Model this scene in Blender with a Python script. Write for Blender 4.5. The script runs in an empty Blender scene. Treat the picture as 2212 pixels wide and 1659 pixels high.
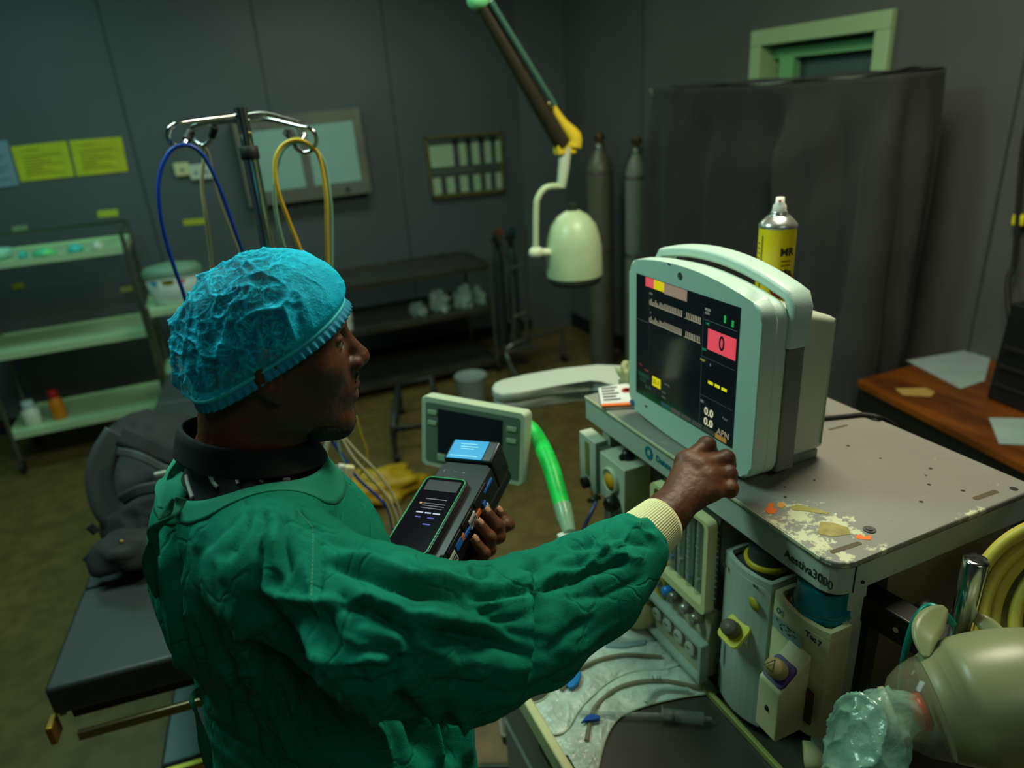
import bpy, bmesh, math, random
import numpy as np
from mathutils import Vector, Matrix, noise
S = bpy.context.scene
COL = S.collection
R_ = math.radians

# ---------------------------------------------------------------- camera
PW, PH, FPX = 2212.0, 1659.0, 1500.0
V0 = (1360 - PW/2, 4500 - PH/2)
PITCH = math.atan(FPX/math.hypot(*V0)); ROLL = math.atan2(V0[0], V0[1]); YAW = R_(22.3); CH = 1.9
_h = Vector((math.sin(YAW), math.cos(YAW), 0)); _up = Vector((0, 0, 1))
FWD = _h*math.cos(PITCH) - _up*math.sin(PITCH); RT = FWD.cross(_up).normalized(); UP = RT.cross(FWD)
CAM = Vector((0, 0, CH))
cr, sr = math.cos(ROLL), math.sin(ROLL)
cam_r = RT*cr - UP*sr      # image right
cam_u = UP*cr + RT*sr                                          # image up
cd = bpy.data.cameras.new('camera'); cam = bpy.data.objects.new('camera', cd); COL.objects.link(cam)
m = Matrix((( cam_r.x, cam_u.x, -FWD.x, 0), (cam_r.y, cam_u.y, -FWD.y, 0), (cam_r.z, cam_u.z, -FWD.z, CH), (0, 0, 0, 1)))
cam.matrix_world = m
cd.sensor_width = 36; cd.sensor_fit = 'HORIZONTAL'; cd.lens = FPX/PW*36; cd.clip_start = .02; cd.clip_end = 50
cd.dof.use_dof = True; cd.dof.focus_distance = .90; cd.dof.aperture_fstop = 3.0
S.camera = cam

# ---------------------------------------------------------------- light
S.view_settings.view_transform = 'Standard'; S.view_settings.look = 'None'; S.view_settings.gamma = 1
S.view_settings.use_curve_mapping = False; S.view_settings.exposure = 0.0
w = bpy.data.worlds.new('room_ambient'); S.world = w; w.use_nodes = True
w.node_tree.nodes['Background'].inputs[0].default_value = (.35, .55, .45, 1); w.node_tree.nodes['Background'].inputs[1].default_value = .012
def area(name, loc, sx, sy, power, col, rot=(0, 0, 0)):
    l = bpy.data.lights.new(name, 'AREA'); l.shape = 'RECTANGLE'; l.size = sx; l.size_y = sy; l.energy = power; l.color = col
    o = bpy.data.objects.new(name, l); o.location = loc; o.rotation_euler = rot; COL.objects.link(o); return o
area('ceiling_lamp_teal', (-.55, 1.7, 2.93), 1.0, .5, 32, (.60, 1, .86))
area('ceiling_lamp_warm', (1.25, 1.15, 2.93), .7, .6, 36, (1, .93, .70))
area('ceiling_lamp_back', (1.0, 4.0, 2.93), 1.2, .5, 16, (.80, .98, .80))
area('ceiling_lamp_left', (-.9, 4.1, 2.93), .9, .5, 11, (.42, 1, .85))
area('fill_lamp_camera_side', (.4, -1.0, 2.93), 1.0, .5, 5, (.9, 1, .85))  # unseen fill lamp added behind the camera to lift near-facing sides

# ---------------------------------------------------------------- pixel rays (only used to measure real positions)
def ray(x, y):
    a, b = x - PW/2, y - PH/2
    return (FWD*FPX + cam_r*a - cam_u*b)
def PZ(x, y, v): d = ray(x, y); return CAM + d*((v - CH)/d.z)
def PY(x, y, v): d = ray(x, y); return CAM + d*(v/d.y)
def PX(x, y, v): d = ray(x, y); return CAM + d*(v/d.x)
def PR(x, y, t): d = ray(x, y); return CAM + d.normalized()*t

# ---------------------------------------------------------------- materials
def lin(c):
    f = lambda v: v/12.92 if v <= .04045 else ((v + .055)/1.055)**2.4
    return tuple(f(v/255) for v in c)
MATS = {}
def mat(name, rgb, rough=.5, metal=0, spec=.5, var=0, vscale=8, bump=0, bscale=60, alpha=1, trans=0, emit=0, rgb2=None, sheen=0, ior=1.45, stretch=(1, 1, 1), sub=0, detail=6, coat=0):
    if name in MATS: return MATS[name]
    m = bpy.data.materials.new(name); m.use_nodes = True; nt = m.node_tree; b = nt.nodes['Principled BSDF']
    c = lin(rgb); b.inputs['Base Color'].default_value = (*c, 1)
    b.inputs['Roughness'].default_value = rough; b.inputs['Metallic'].default_value = metal
    b.inputs['Specular IOR Level'].default_value = spec; b.inputs['IOR'].default_value = ior
    b.inputs['Alpha'].default_value = alpha; b.inputs['Transmission Weight'].default_value = trans
    b.inputs['Coat Weight'].default_value = coat; b.inputs['Coat Roughness'].default_value = .15
    if sub: b.inputs['Subsurface Weight'].default_value = sub; b.inputs['Subsurface Radius'].default_value = (.01, .004, .002)
    if sheen: b.inputs['Sheen Weight'].default_value = sheen
    if emit: b.inputs['Emission Color'].default_value = (*c, 1); b.inputs['Emission Strength'].default_value = emit
    L = nt.links.new
    tc = nt.nodes.new('ShaderNodeTexCoord'); mp = nt.nodes.new('ShaderNodeMapping'); L(tc.outputs['Object'], mp.inputs[0]); mp.inputs['Scale'].default_value = stretch
    if var or rgb2:
        n = nt.nodes.new('ShaderNodeTexNoise'); n.inputs['Scale'].default_value = vscale; n.inputs['Detail'].default_value = detail; L(mp.outputs[0], n.inputs[0])
        r = nt.nodes.new('ShaderNodeValToRGB'); L(n.outputs[0], r.inputs[0]); L(r.outputs[0], b.inputs['Base Color'])
        c2 = lin(rgb2) if rgb2 else tuple(v*(1 - var) for v in c)
        r.color_ramp.elements[0].position = .38; r.color_ramp.elements[1].position = .62
        r.color_ramp.elements[0].color = (*c2, 1); r.color_ramp.elements[1].color = (*c, 1)
    if bump:
        n = nt.nodes.new('ShaderNodeTexNoise'); n.inputs['Scale'].default_value = bscale; n.inputs['Detail'].default_value = 4; L(mp.outputs[0], n.inputs[0])
        bp = nt.nodes.new('ShaderNodeBump'); bp.inputs['Strength'].default_value = bump; bp.inputs['Distance'].default_value = .004
        L(n.outputs[0], bp.inputs['Height']); L(bp.outputs[0], b.inputs['Normal'])
    MATS[name] = m; return m

# ---------------------------------------------------------------- mesh builder
class MB:
    def __init__(s, T=None): s.bm = bmesh.new(); s.T = T or Matrix()
    def _add(s, verts, faces, smooth=False):
        vs = [s.bm.verts.new(s.T @ Vector(v)) for v in verts]; fs = []
        for f in faces:
            try: q = s.bm.faces.new([vs[i] for i in f]); q.smooth = smooth; fs.append(q)
            except ValueError: pass
        return vs, fs
    def box(s, lo, hi, bev=0, seg=2, taper=None):
        x0, y0, z0 = lo; x1, y1, z1 = hi
        v = [(x0, y0, z0), (x1, y0, z0), (x1, y1, z0), (x0, y1, z0), (x0, y0, z1), (x1, y0, z1), (x1, y1, z1), (x0, y1, z1)]
        return s.hexa(v, bev, seg)
    def hexa(s, v, bev=0, seg=2):
        vs, fs = s._add(v, [(0, 3, 2, 1), (4, 5, 6, 7), (0, 1, 5, 4), (1, 2, 6, 5), (2, 3, 7, 6), (3, 0, 4, 7)])
        if bev:
            es = list({e for f in fs for e in f.edges})
            r = bmesh.ops.bevel(s.bm, geom=es, offset=bev, segments=seg, profile=.5, affect='EDGES')
            for f in r['faces']: f.smooth = True
        return s
    def prism(s, poly, z0, z1, bev=0, seg=2, smooth=False):
        n = len(poly)
        v = [(p[0], p[1], z0) for p in poly] + [(p[0], p[1], z1) for p in poly]
        fc = [tuple(range(n))[::-1], tuple(range(n, 2*n))] + [(i, (i+1) % n, n+(i+1) % n, n+i) for i in range(n)]
        vs, fs = s._add(v, fc)
        for f in fs[2:]: f.smooth = smooth
        if bev:
            es = list({e for f in fs[:2] for e in f.edges})
            r = bmesh.ops.bevel(s.bm, geom=es, offset=bev, segments=seg, profile=.5, affect='EDGES')
            for f in r['faces']: f.smooth = True
        return s
    def ring(s, outer, inner, z0, z1):
        n = len(outer)
        v = [(p[0], p[1], z) for z in (z0, z1) for L_ in (outer, inner) for p in L_]
        f = []
        for i in range(n):
            j = (i+1) % n
            f += [(i, j, n+j, n+i), (2*n+i, 3*n+i, 3*n+j, 2*n+j), (i, 2*n+i, 2*n+j, j), (n+i, n+j, 3*n+j, 3*n+i)]
        s._add(v, f); return s
    def cyl(s, p0, p1, r0, r1=None, n=24, cap=True, smooth=True):
        r1 = r0 if r1 is None else r1
        p0, p1 = Vector(p0), Vector(p1); d = (p1-p0).normalized()
        a = d.orthogonal().normalized(); b = d.cross(a)
        v = [p + (a*math.cos(2*math.pi*i/n) + b*math.sin(2*math.pi*i/n))*r for p, r in ((p0, r0), (p1, r1)) for i in range(n)]
        vs, fs = s._add(v, [(i, (i+1) % n, n+(i+1) % n, n+i) for i in range(n)], smooth)
        if cap: s._add(v[:n], [tuple(range(n))[::-1]]); s._add(v[n:], [tuple(range(n))])
        return s
    def tube(s, pts, r, n=12, sub=4, closed=False):
        P = [Vector(p) for p in pts]; rs = r if isinstance(r, (list, tuple)) else [r]*len(P)
        if sub > 1:
            Q, QR = [], []; N = len(P)
            rng = range(N if closed else N-1)
            for i in rng:
                if closed: a, b, c, d = P[i-1], P[i], P[(i+1) % N], P[(i+2) % N]
                else: a, b, c, d = P[max(i-1, 0)], P[i], P[i+1], P[min(i+2, N-1)]
                for k in range(sub):
                    t = k/sub
                    Q.append(.5*((2*b) + (c-a)*t + (2*a-5*b+4*c-d)*t*t + (3*b-a-3*c+d)*t**3)); QR.append(rs[i]*(1-t) + rs[(i+1) % N]*t)
            if not closed: Q.append(P[-1]); QR.append(rs[-1])
            P, rs = Q, QR
        N = len(P); nrm = None; v = []
        for i, p in enumerate(P):
            if closed: d = P[(i+1) % N]-P[i-1]
            else: d = P[min(i+1, N-1)]-P[max(i-1, 0)]
            if d.length < 1e-9: d = Vector((0, 0, 1))
            d.normalize()
            nrm = d.orthogonal().normalized() if nrm is None else (nrm - d*nrm.dot(d)).normalized()
            b = d.cross(nrm)
            v += [p + (nrm*math.cos(2*math.pi*k/n) + b*math.sin(2*math.pi*k/n))*rs[i] for k in range(n)]
        f = [(i*n+k, i*n+(k+1) % n, ((i+1) % N)*n+(k+1) % n, ((i+1) % N)*n+k) for i in range(N if closed else N-1) for k in range(n)]
        s._add(v, f, True)
        if not closed: s._add(v[:n], [tuple(range(n))[::-1]]); s._add(v[-n:], [tuple(range(n))])
        return s
    def lathe(s, prof, o=(0, 0, 0), ax=(0, 0, 1), n=32, sx=1, sy=1):
        o, ax = Vector(o), Vector(ax).normalized(); a = ax.orthogonal().normalized()
        if abs(ax.z) > .99: a = Vector((1, 0, 0))
        b = ax.cross(a)
        v = [o + ax*z + (a*math.cos(2*math.pi*i/n)*sx + b*math.sin(2*math.pi*i/n)*sy)*max(r, 1e-5) for r, z in prof for i in range(n)]
        f = [(j*n+i, j*n+(i+1) % n, (j+1)*n+(i+1) % n, (j+1)*n+i) for j in range(len(prof)-1) for i in range(n)]
        s._add(v, f, True)
        if prof[0][0] > 1e-4: s._add(v[:n], [tuple(range(n))[::-1]])
        if prof[-1][0] > 1e-4: s._add(v[-n:], [tuple(range(n))])
        return s
    def sphere(s, c, r, n=20):
        rr = r if isinstance(r, (tuple, list)) else (r, r, r)
        m_ = n//2; v = []; c = Vector(c)
        for j in range(m_+1):
            t = math.pi*j/m_
            for i in range(n):
                p = 2*math.pi*i/n; v.append(c + Vector((rr[0]*math.sin(t)*math.cos(p), rr[1]*math.sin(t)*math.sin(p), rr[2]*math.cos(t))))
        s._add(v, [(j*n+i, (j+1)*n+i, (j+1)*n+(i+1) % n, j*n+(i+1) % n) for j in range(m_) for i in range(n)], True); 
        bmesh.ops.remove_doubles(s.bm, verts=s.bm.verts, dist=1e-7) if len(s.bm.verts) < 3000 else None
        return s
    def quad(s, a, b, c, d, th=.002):
        a, b, c, d = map(Vector, (a, b, c, d)); n = (b-a).cross(d-a).normalized()*th
        return s.hexa([a, b, c, d, a+n, b+n, c+n, d+n])
    def grid(s, fn, nu, nv, th=0, smooth=True, closed_u=False):
        v = [Vector(fn(i/(nu-1) if not closed_u else i/nu, j/(nv-1))) for j in range(nv) for i in range(nu)]
        mu = nu if closed_u else nu-1
        f = [(j*nu+i, j*nu+(i+1) % nu, (j+1)*nu+(i+1) % nu, (j+1)*nu+i) for j in range(nv-1) for i in range(mu)]
        vs, fs = s._add(v, f, smooth)
        if th:
            for q in fs: q.normal_update()
            bmesh.ops.recalc_face_normals(s.bm, faces=fs)
            bmesh.ops.solidify(s.bm, geom=fs, thickness=th)
        return s
MW = {}
def link(o, parent=None):
    COL.objects.link(o)
    if parent is not None: o.parent = parent; MW[o.name] = MW[parent.name]
    return o
def obj(name, mb, material, parent=None, label=None, cat=None, group=None, kind=None, origin=None, sharp=None):
    me = bpy.data.meshes.new(name)
    if isinstance(mb, MB):
        bmesh.ops.recalc_face_normals(mb.bm, faces=mb.bm.faces)
        bm = mb.bm
        M0 = MW[parent.name] if parent is not None else None
        if parent is None:
            if origin is None and len(bm.verts):
                xs = [v.co for v in bm.verts]; lo = Vector([min(p[i] for p in xs) for i in range(3)]); hi = Vector([max(p[i] for p in xs) for i in range(3)])
                origin = Vector(((lo.x+hi.x)/2, (lo.y+hi.y)/2, lo.z))
            M0 = Matrix.Translation(origin)
        bm.transform(M0.inverted()); bm.to_mesh(me); bm.free()
    else: me = mb
    o = bpy.data.objects.new(name, me)
    if parent is None: o.location = M0.translation; COL.objects.link(o); MW[o.name] = M0
    else: link(o, parent)
    if material: me.materials.append(material)
    tag(o, label, cat, group, kind); return o
def tag(o, label=None, cat=None, group=None, kind=None):
    if label: o['label'] = label
    if cat: o['category'] = cat
    if group: o['group'] = group
    if kind: o['kind'] = kind
    return o
def thing(name, label, cat, loc, group=None):
    o = bpy.data.objects.new(name, None); COL.objects.link(o); o.location = loc; o.empty_display_size = .05
    MW[o.name] = Matrix.Translation(loc); return tag(o, label, cat, group)
def struct(name, mb, material): return obj(name, mb, material, kind='structure')
def frame(o, x, y=None, z=None):
    """matrix with given axes"""
    x = Vector(x).normalized(); y = Vector(y).normalized(); z = x.cross(y).normalized(); y = z.cross(x)
    return Matrix(((x.x, y.x, z.x, o[0]), (x.y, y.y, z.y, o[1]), (x.z, y.z, z.z, o[2]), (0, 0, 0, 1)))
def text(name, body, T, size, material, parent, ext=.0006, align='CENTER', sx=1, shear=0, bold=0):
    """lettering lying in the local XY plane of T"""
    c = bpy.data.curves.new(name, 'FONT'); c.body = body; c.size = size; c.extrude = ext; c.align_x = align; c.align_y = 'CENTER'; c.shear = shear; c.offset = bold; c.resolution_u = 3
    o = bpy.data.objects.new('tmp', c); COL.objects.link(o); dg = bpy.context.evaluated_depsgraph_get(); dg.update()
    me = bpy.data.meshes.new_from_object(o.evaluated_get(dg)); bpy.data.objects.remove(o)
    me.transform(MW[parent.name].inverted() @ T @ Matrix.Diagonal((sx, 1, 1, 1))); me.name = name
    me.materials.clear(); o = obj(name, me, material, parent); return o
def rrect(x0, y0, x1, y1, r, n=5):
    P = []
    for cx, cy, a in ((x1-r, y1-r, 0), (x0+r, y1-r, 90), (x0+r, y0+r, 180), (x1-r, y0+r, 270)):
        for k in range(n+1):
            t = R_(a+90*k/n); P.append((cx+r*math.cos(t), cy+r*math.sin(t)))
    return P

# ---------------------------------------------------------------- implicit surfaces
def sdf_mesh(name, prims, vox, k=.02, pad=.03, post=None, lo=None, hi=None):
    import openvdb
    pts = []
    for p in prims:
        if p[0] == 'rc': pts += [(Vector(p[1]), p[3]), (Vector(p[2]), p[4])]
        elif p[0] == 'el': pts.append((Vector(p[1]), max(p[2])))
        elif p[0] == 'ec': pts += [(Vector(p[1]), max(p[3])), (Vector(p[2]), max(p[4]))]
    if lo is None:
        lo = np.array([min(c[i]-r for c, r in pts)-pad for i in range(3)]); hi = np.array([max(c[i]+r for c, r in pts)+pad for i in range(3)])
    lo = np.array(lo, float); hi = np.array(hi, float)
    n = np.ceil((hi-lo)/vox).astype(int)+1
    ax = [lo[i]+np.arange(n[i])*vox for i in range(3)]
    G = np.stack(np.meshgrid(*ax, indexing='ij'), -1).astype(np.float32)
    F = np.full(G.shape[:3], 1., np.float32)
    for p in prims:
        kk = k; sub = False
        if p[-1].__class__ is dict: kk = p[-1].get('k', k); sub = p[-1].get('sub', False)
        if p[0] == 'rc':
            a = np.array(p[1], np.float32); b = np.array(p[2], np.float32); ab = b-a; L2 = max(float(ab@ab), 1e-9)
            t = np.clip(((G-a)@ab)/L2, 0, 1); d = np.linalg.norm(G-a-t[..., None]*ab, axis=-1)-(p[3]+(p[4]-p[3])*t)
        elif p[0] == 'el':
            c = np.array(p[1], np.float32); r = np.array(p[2], np.float32); q = G-c
            if len(p) > 3 and not isinstance(p[3], dict): q = q@np.array(p[3], np.float32)     # columns = axes
            k0 = np.linalg.norm(q/r, axis=-1); k1 = np.linalg.norm(q/(r*r), axis=-1)+1e-9; d = k0*(k0-1)/k1
        elif p[0] == 'ec':    # elliptical cone: p0,p1,(a0,b0),(a1,b1),dir of a
            a = np.array(p[1], np.float32); b = np.array(p[2], np.float32); ab = b-a; L = np.linalg.norm(ab); w_ = ab/L
            u_ = np.array(p[5], np.float32); u_ = u_-w_*(u_@w_); u_ /= np.linalg.norm(u_); v_ = np.cross(w_, u_)
            q = G-a; h_ = q@w_; t = np.clip(h_/L, 0, 1); ex = h_-t*L
            A = p[3][0]+(p[4][0]-p[3][0])*t; B = p[3][1]+(p[4][1]-p[3][1])*t
            qu = q@u_; qv = q@v_; C_ = np.minimum(A, B)
            k0 = np.sqrt((qu/A)**2+(qv/B)**2+(ex/C_)**2); k1 = np.sqrt((qu/A**2)**2+(qv/B**2)**2+(ex/C_**2)**2)+1e-9
            d = k0*(k0-1)/k1
        elif p[0] == 'pl':    # keep the half space below plane (point, normal)
            d = (G-np.array(p[1], np.float32))@np.array(p[2], np.float32)
            hh = np.clip(.5-.5*(F-d)/kk, 0, 1); F = F*(1-hh)+d*hh+kk*hh*(1-hh); continue
        if sub:
            hh = np.clip(.5-.5*(F+d)/kk, 0, 1); F = F*(1-hh)+(-d)*hh+kk*hh*(1-hh)
        else:
            hh = np.clip(.5+.5*(F-d)/kk, 0, 1); F = F*(1-hh)+d*hh-kk*hh*(1-hh)
    if post: F = post(G, F)
    F[0] = F[-1] = 1; F[:, 0] = F[:, -1] = 1; F[:, :, 0] = F[:, :, -1] = 1
    g = openvdb.FloatGrid(); g.background = 1.0
    g.copyFromArray(np.clip(F/vox, -4, 4).astype(np.float32)); 
    P, T, Q = g.convertToPolygons(isovalue=0.0, adaptivity=0.0)
    P = P*vox+lo
    return P, [tuple(int(i) for i in t) for t in T]+[tuple(int(i) for i in q) for q in Q]
def np_obj(name, P, Fc, material, parent, disp=None, **kw):
    """link a numpy mesh as a part; disp(co, normal) -> offset along the normal"""
    M = np.array(MW[parent.name].inverted())
    me = bpy.data.meshes.new(name)
    def mk(P):
        me.clear_geometry(); Pl = P@M[:3, :3].T+M[:3, 3]
        me.from_pydata([tuple(p) for p in Pl.tolist()], [], Fc); me.update()
    mk(P)
    bm = bmesh.new(); bm.from_mesh(me); bmesh.ops.recalc_face_normals(bm, faces=bm.faces)
    # outward orientation
    v = sum((f.calc_center_median().dot(f.normal)*f.calc_area() for f in bm.faces))
    if v < 0: bmesh.ops.reverse_faces(bm, faces=bm.faces)
    bm.to_mesh(me); bm.free()
    n = len(P)
    if disp is not None:
        for dfn in (disp if isinstance(disp, (list, tuple)) else [disp]):
            N = np.zeros(n*3, np.float32); me.vertices.foreach_get('normal', N); N = N.reshape(-1, 3)
            co = np.zeros(n*3, np.float32); me.vertices.foreach_get('co', co); co = co.reshape(-1, 3)
            Mi = np.array(MW[parent.name]); wco = co@Mi[:3, :3].T+Mi[:3, 3]
            off = dfn(wco, N); co = co+N*off[:, None] if off.ndim == 1 else co+off
            me.vertices.foreach_set('co', co.astype(np.float32).ravel()); me.update()
    me.polygons.foreach_set('use_smooth', [True]*len(me.polygons))
    return obj(name, me, material, parent, **kw)
def vproj(P):
    """pixel of each point (used to lay cloth folds along the garment)"""
    q = P-np.array(CAM); f = q@np.array(FWD)
    return PW/2+FPX*(q@np.array(cam_r))/f, PH/2-FPX*(q@np.array(cam_u))/f
_rng = np.random.RandomState(4)
_perm = _rng.rand(64, 64, 64).astype(np.float32)
def vnoise(P, s=1.):
    """smooth value noise on an (n,3) array, -1..1"""
    q = np.asarray(P)*s+100.; i = np.floor(q).astype(int); f = q-i; f = f*f*(3-2*f); o = 0
    for dx in (0, 1):
        for dy in (0, 1):
            for dz in (0, 1):
                wgt = (f[:, 0] if dx else 1-f[:, 0])*(f[:, 1] if dy else 1-f[:, 1])*(f[:, 2] if dz else 1-f[:, 2])
                o = o+wgt*_perm[(i[:, 0]+dx) % 64, (i[:, 1]+dy) % 64, (i[:, 2]+dz) % 64]
    return o*2-1
def ridge(P, s): return 1-np.abs(vnoise(P, s))*2.2
def smst(a, b, x): t = np.clip((x-a)/(b-a), 0, 1); return t*t*(3-2*t)
# ================================================================ ROOM
BW, RW = 5.4, 2.8
wallm = mat('wall_paint', (84, 93, 95), .55, var=.12, vscale=1.2, bump=.05, bscale=120)
wallr = mat('wall_paint_right', (90, 94, 90), .55, var=.15, vscale=1.5, bump=.05, bscale=120)
seam = mat('wall_seam', (58, 66, 66), .6)
dark = mat('dark_skirting', (20, 24, 25), .5)
floorm = mat('terrazzo_floor', (104, 90, 47), .42, rgb2=(88, 77, 39), vscale=14, bump=.03, bscale=40, detail=9)
struct('floor', MB().box((-2.7, -1.7, -.1), (2.9, 5.5, 0)), floorm)
struct('ceiling', MB().box((-2.7, -1.7, 3.0), (2.9, 5.5, 3.1)), mat('ceiling_paint', (120, 130, 125), .7))
struct('wall_back', MB().box((-2.7, BW, 0), (2.9, BW+.1, 3.0)), wallm)
wr = MB(); D0, D1, DT = 2.33, 3.17, 2.15
wr.box((RW, -1.7, 0), (RW+.1, D0, 3)); wr.box((RW, D1, 0), (RW+.1, BW, 3)); wr.box((RW, D0, DT), (RW+.1, D1, 3))
struct('wall_right', wr, wallr)
struct('wall_left', MB().box((-2.7, -1.7, 0), (-2.6, BW, 3)), wallm)
struct('wall_front', MB().box((-2.6, -1.8, 0), (2.9, -1.7, 3)), wallm)
struct('wall_corner', MB().prism([(2.44, 5.4), (2.8, 5.4), (2.8, 5.30)], 0, 3), wallm)
struct('baseboard_back', MB().box((-2.6, BW-.012, 0), (2.44, BW, .1)), dark)
struct('baseboard_right', MB().box((RW-.012, D1+.07, 0), (RW, 5.3, .12)), dark)
for i, x in enumerate((-.345, .55, 1.42)):
    struct('trim_%d' % (i+1), MB().box((x-.006, BW-.004, .1), (x+.006, BW, 3)), seam)
struct('trim_4', MB().box((RW-.004, 1.765, .0), (RW, 1.775, 3)), seam)
struct('trim_5', MB().box((RW-.004, 4.2, .12), (RW, 4.21, 3)), seam)
dfm = mat('door_frame_paint', (168, 205, 150), .4)
d = MB()
for y in (D0, D1-.075): d.box((RW-.03, y, 0), (RW+.12, y+.075, DT-.0752), .004)
d.box((RW-.03, D0, DT-.075), (RW+.12, D1, DT), .004)
struct('door_1', d, dfm)
d = MB(); d.box((RW+.06, D0+.07, DT-.14), (RW+.11, D1-.07, DT-.09)); d.box((RW+.06, D1-.22, 0), (RW+.11, D1-.12, DT-.1402)); struct('trim_6', d, mat('inner_frame_green', (120, 190, 125), .4))
struct('corridor_panel', MB().box((RW+.121, 2.2, 0), (RW+.16, 3.3, 2.3)), mat('corridor_panel_teal', (72, 98, 96), .5))  # stand-in for the corridor wall, added close behind the frame so light reaches it

# ================================================================ THINGS ON THE BACK WALL
def wallquad(mb, pts, y, th=.003):
    p = [PY(a, b, y) for a, b in pts]; v = p+[q+Vector((0, th, 0)) for q in p]
    return mb.hexa(v)
ylw = mat('yellow_paper', (205, 205, 40), .7, var=.15, vscale=10); ink = mat('printed_ink', (120, 118, 30), .8)
def notice(px, label, m, group, inkm):
    t = thing('wall_notice', label, 'notice', PY(*px[3], BW-.006), group)
    obj('sheet', wallquad(MB(), px, BW-.008, .004), m, t)
    l = MB(); a, b, c, d_ = [PY(x, y, BW-.010) for x, y in px]
    for k in range(9):
        v0 = .14+k*.085; 
        if k == 1: continue
        for u0, u1 in ((.14, .14+.72*(.7+.3*math.sin(k*2.1+px[0][0])))  ,):
            P = lambda u, v: (a*(1-u)+b*u)*(1-v)+(d_*(1-u)+c*u)*v
            l.quad(P(u0, v0), P(u1, v0), P(u1, v0+.02), P(u0, v0+.02), .0008)
    obj('printed_text', l, inkm, t)
notice([(23, 317), (143, 304), (161, 381), (45, 393)], 'yellow printed sheet on the back wall, left of the pair', ylw, 'yellow sheets on the back wall', ink)
notice([(149, 304), (262, 295), (277, 370), (166, 381)], 'yellow printed sheet on the back wall, right of the pair', ylw, 'yellow sheets on the back wall', ink)
notice([(-60, 309), (15, 303), (42, 400), (-35, 410)], 'pale blue printed sheet at the left edge of the photo', mat('pale_blue_paper', (120, 150, 165), .7), 'sheets on the back wall', mat('grey_ink', (90, 110, 120), .8))
for (x, y, w_, h_, lab, c) in ((232, 461, 44, 15, 'small yellow label on the wall below the right yellow sheet', (190, 200, 60)), (42, 493, 33, 11, 'small pale label on the wall above the left trolley, leftmost', (130, 160, 110)),
        (420, 479, 50, 13, 'long yellow label on the wall below the white sockets', (180, 185, 50)), (38, 618, 24, 12, 'dull yellow label on the wall seen between the left trolley shelves', (150, 140, 30)),
        (272, 625, 26, 10, 'pale yellow label on the wall beside the right post of the left trolley', (165, 165, 80))):
    t = MB(); wallquad(t, [(x-w_/2, y-h_/2+2), (x+w_/2, y-h_/2-2), (x+w_/2+2, y+h_/2-2), (x-w_/2+2, y+h_/2+2)], BW-.006)
    obj('wall_label', t, mat('label_%d_%d' % (x, y), c, .6), label=lab, cat='label', group='small labels on the back wall')
whp = mat('white_plastic', (200, 210, 195), .45)
for (x, y, w_, h_, lab) in ((393, 366, 34, 30, 'cream wall socket plate, left of the two beside the light box'), (434, 371, 50, 34, 'wider white double wall socket, right of the two')):
    c = PY(x, y, BW-.03); sx = (PY(x+w_/2, y, BW)-PY(x-w_/2, y, BW)).x/2; sz = sx*h_/w_
    t = thing('wall_socket', lab, 'socket', (c.x, BW, c.z-sz), 'wall sockets')
    obj('faceplate', MB().box((c.x-sx, BW-.03, c.z-sz), (c.x+sx, BW-.001, c.z+sz), .006), whp if w_ > 40 else mat('cream_plastic', (215, 210, 160), .5), t)
    for s_ in ((-1, 1) if w_ > 40 else (0,)): obj('rocker_switch', MB().box((c.x+s_*sx*.45-.01, BW-.036, c.z-.012), (c.x+s_*sx*.45+.01, BW-.03, c.z+.006), .002), mat('grey_plastic', (110, 120, 112), .5), t)

# x-ray light box
Y1 = BW-.12
t = thing('light_box', 'wall mounted two panel x-ray light box with grey metal frame', 'light box', PY(670, 430, Y1))
P = [PY(*q, Y1) for q in ((500, 262), (775, 232), (803, 415), (540, 448))]
a, b, c, d_ = P
def bil(u, v, dy=0): return (a*(1-u)+b*u)*(1-v)+(d_*(1-u)+c*u)*v+Vector((0, dy, 0))
def bq(mb, u0, u1, v0, v1, y0, y1, bev=0): return mb.hexa([bil(u0, v0, y0), bil(u1, v0, y0), bil(u1, v1, y0), bil(u0, v1, y0), bil(u0, v0, y1), bil(u1, v0, y1), bil(u1, v1, y1), bil(u0, v1, y1)], bev)
frm = mat('light_box_metal', (120, 122, 108), .45, metal=.3, var=.2, vscale=5)
obj('housing', bq(MB(), 0, 1, 0, 1, .012, .12), frm, t)
f = MB(); bq(f, 0, 1, 0, .13, 0, .012); bq(f, 0, 1, .84, 1, 0, .012); bq(f, 0, .05, .13, .84, 0, .012); bq(f, .93, 1, .13, .84, 0, .012); bq(f, .47, .54, .13, .84, 0, .012)
obj('frame', f, frm, t)
gl = mat('frosted_pane', (150, 190, 178), .35, var=.08, vscale=4)
for u0, u1 in ((.05, .47), (.54, .93)): obj('frosted_panel', bq(MB(), u0, u1, .13, .84, .006, .011), gl, t)
for u in (.80, .2): obj('switch_knob', MB().cyl(bil(u, .93, -.012), bil(u, .93, 0), .014), dark, t)

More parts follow.
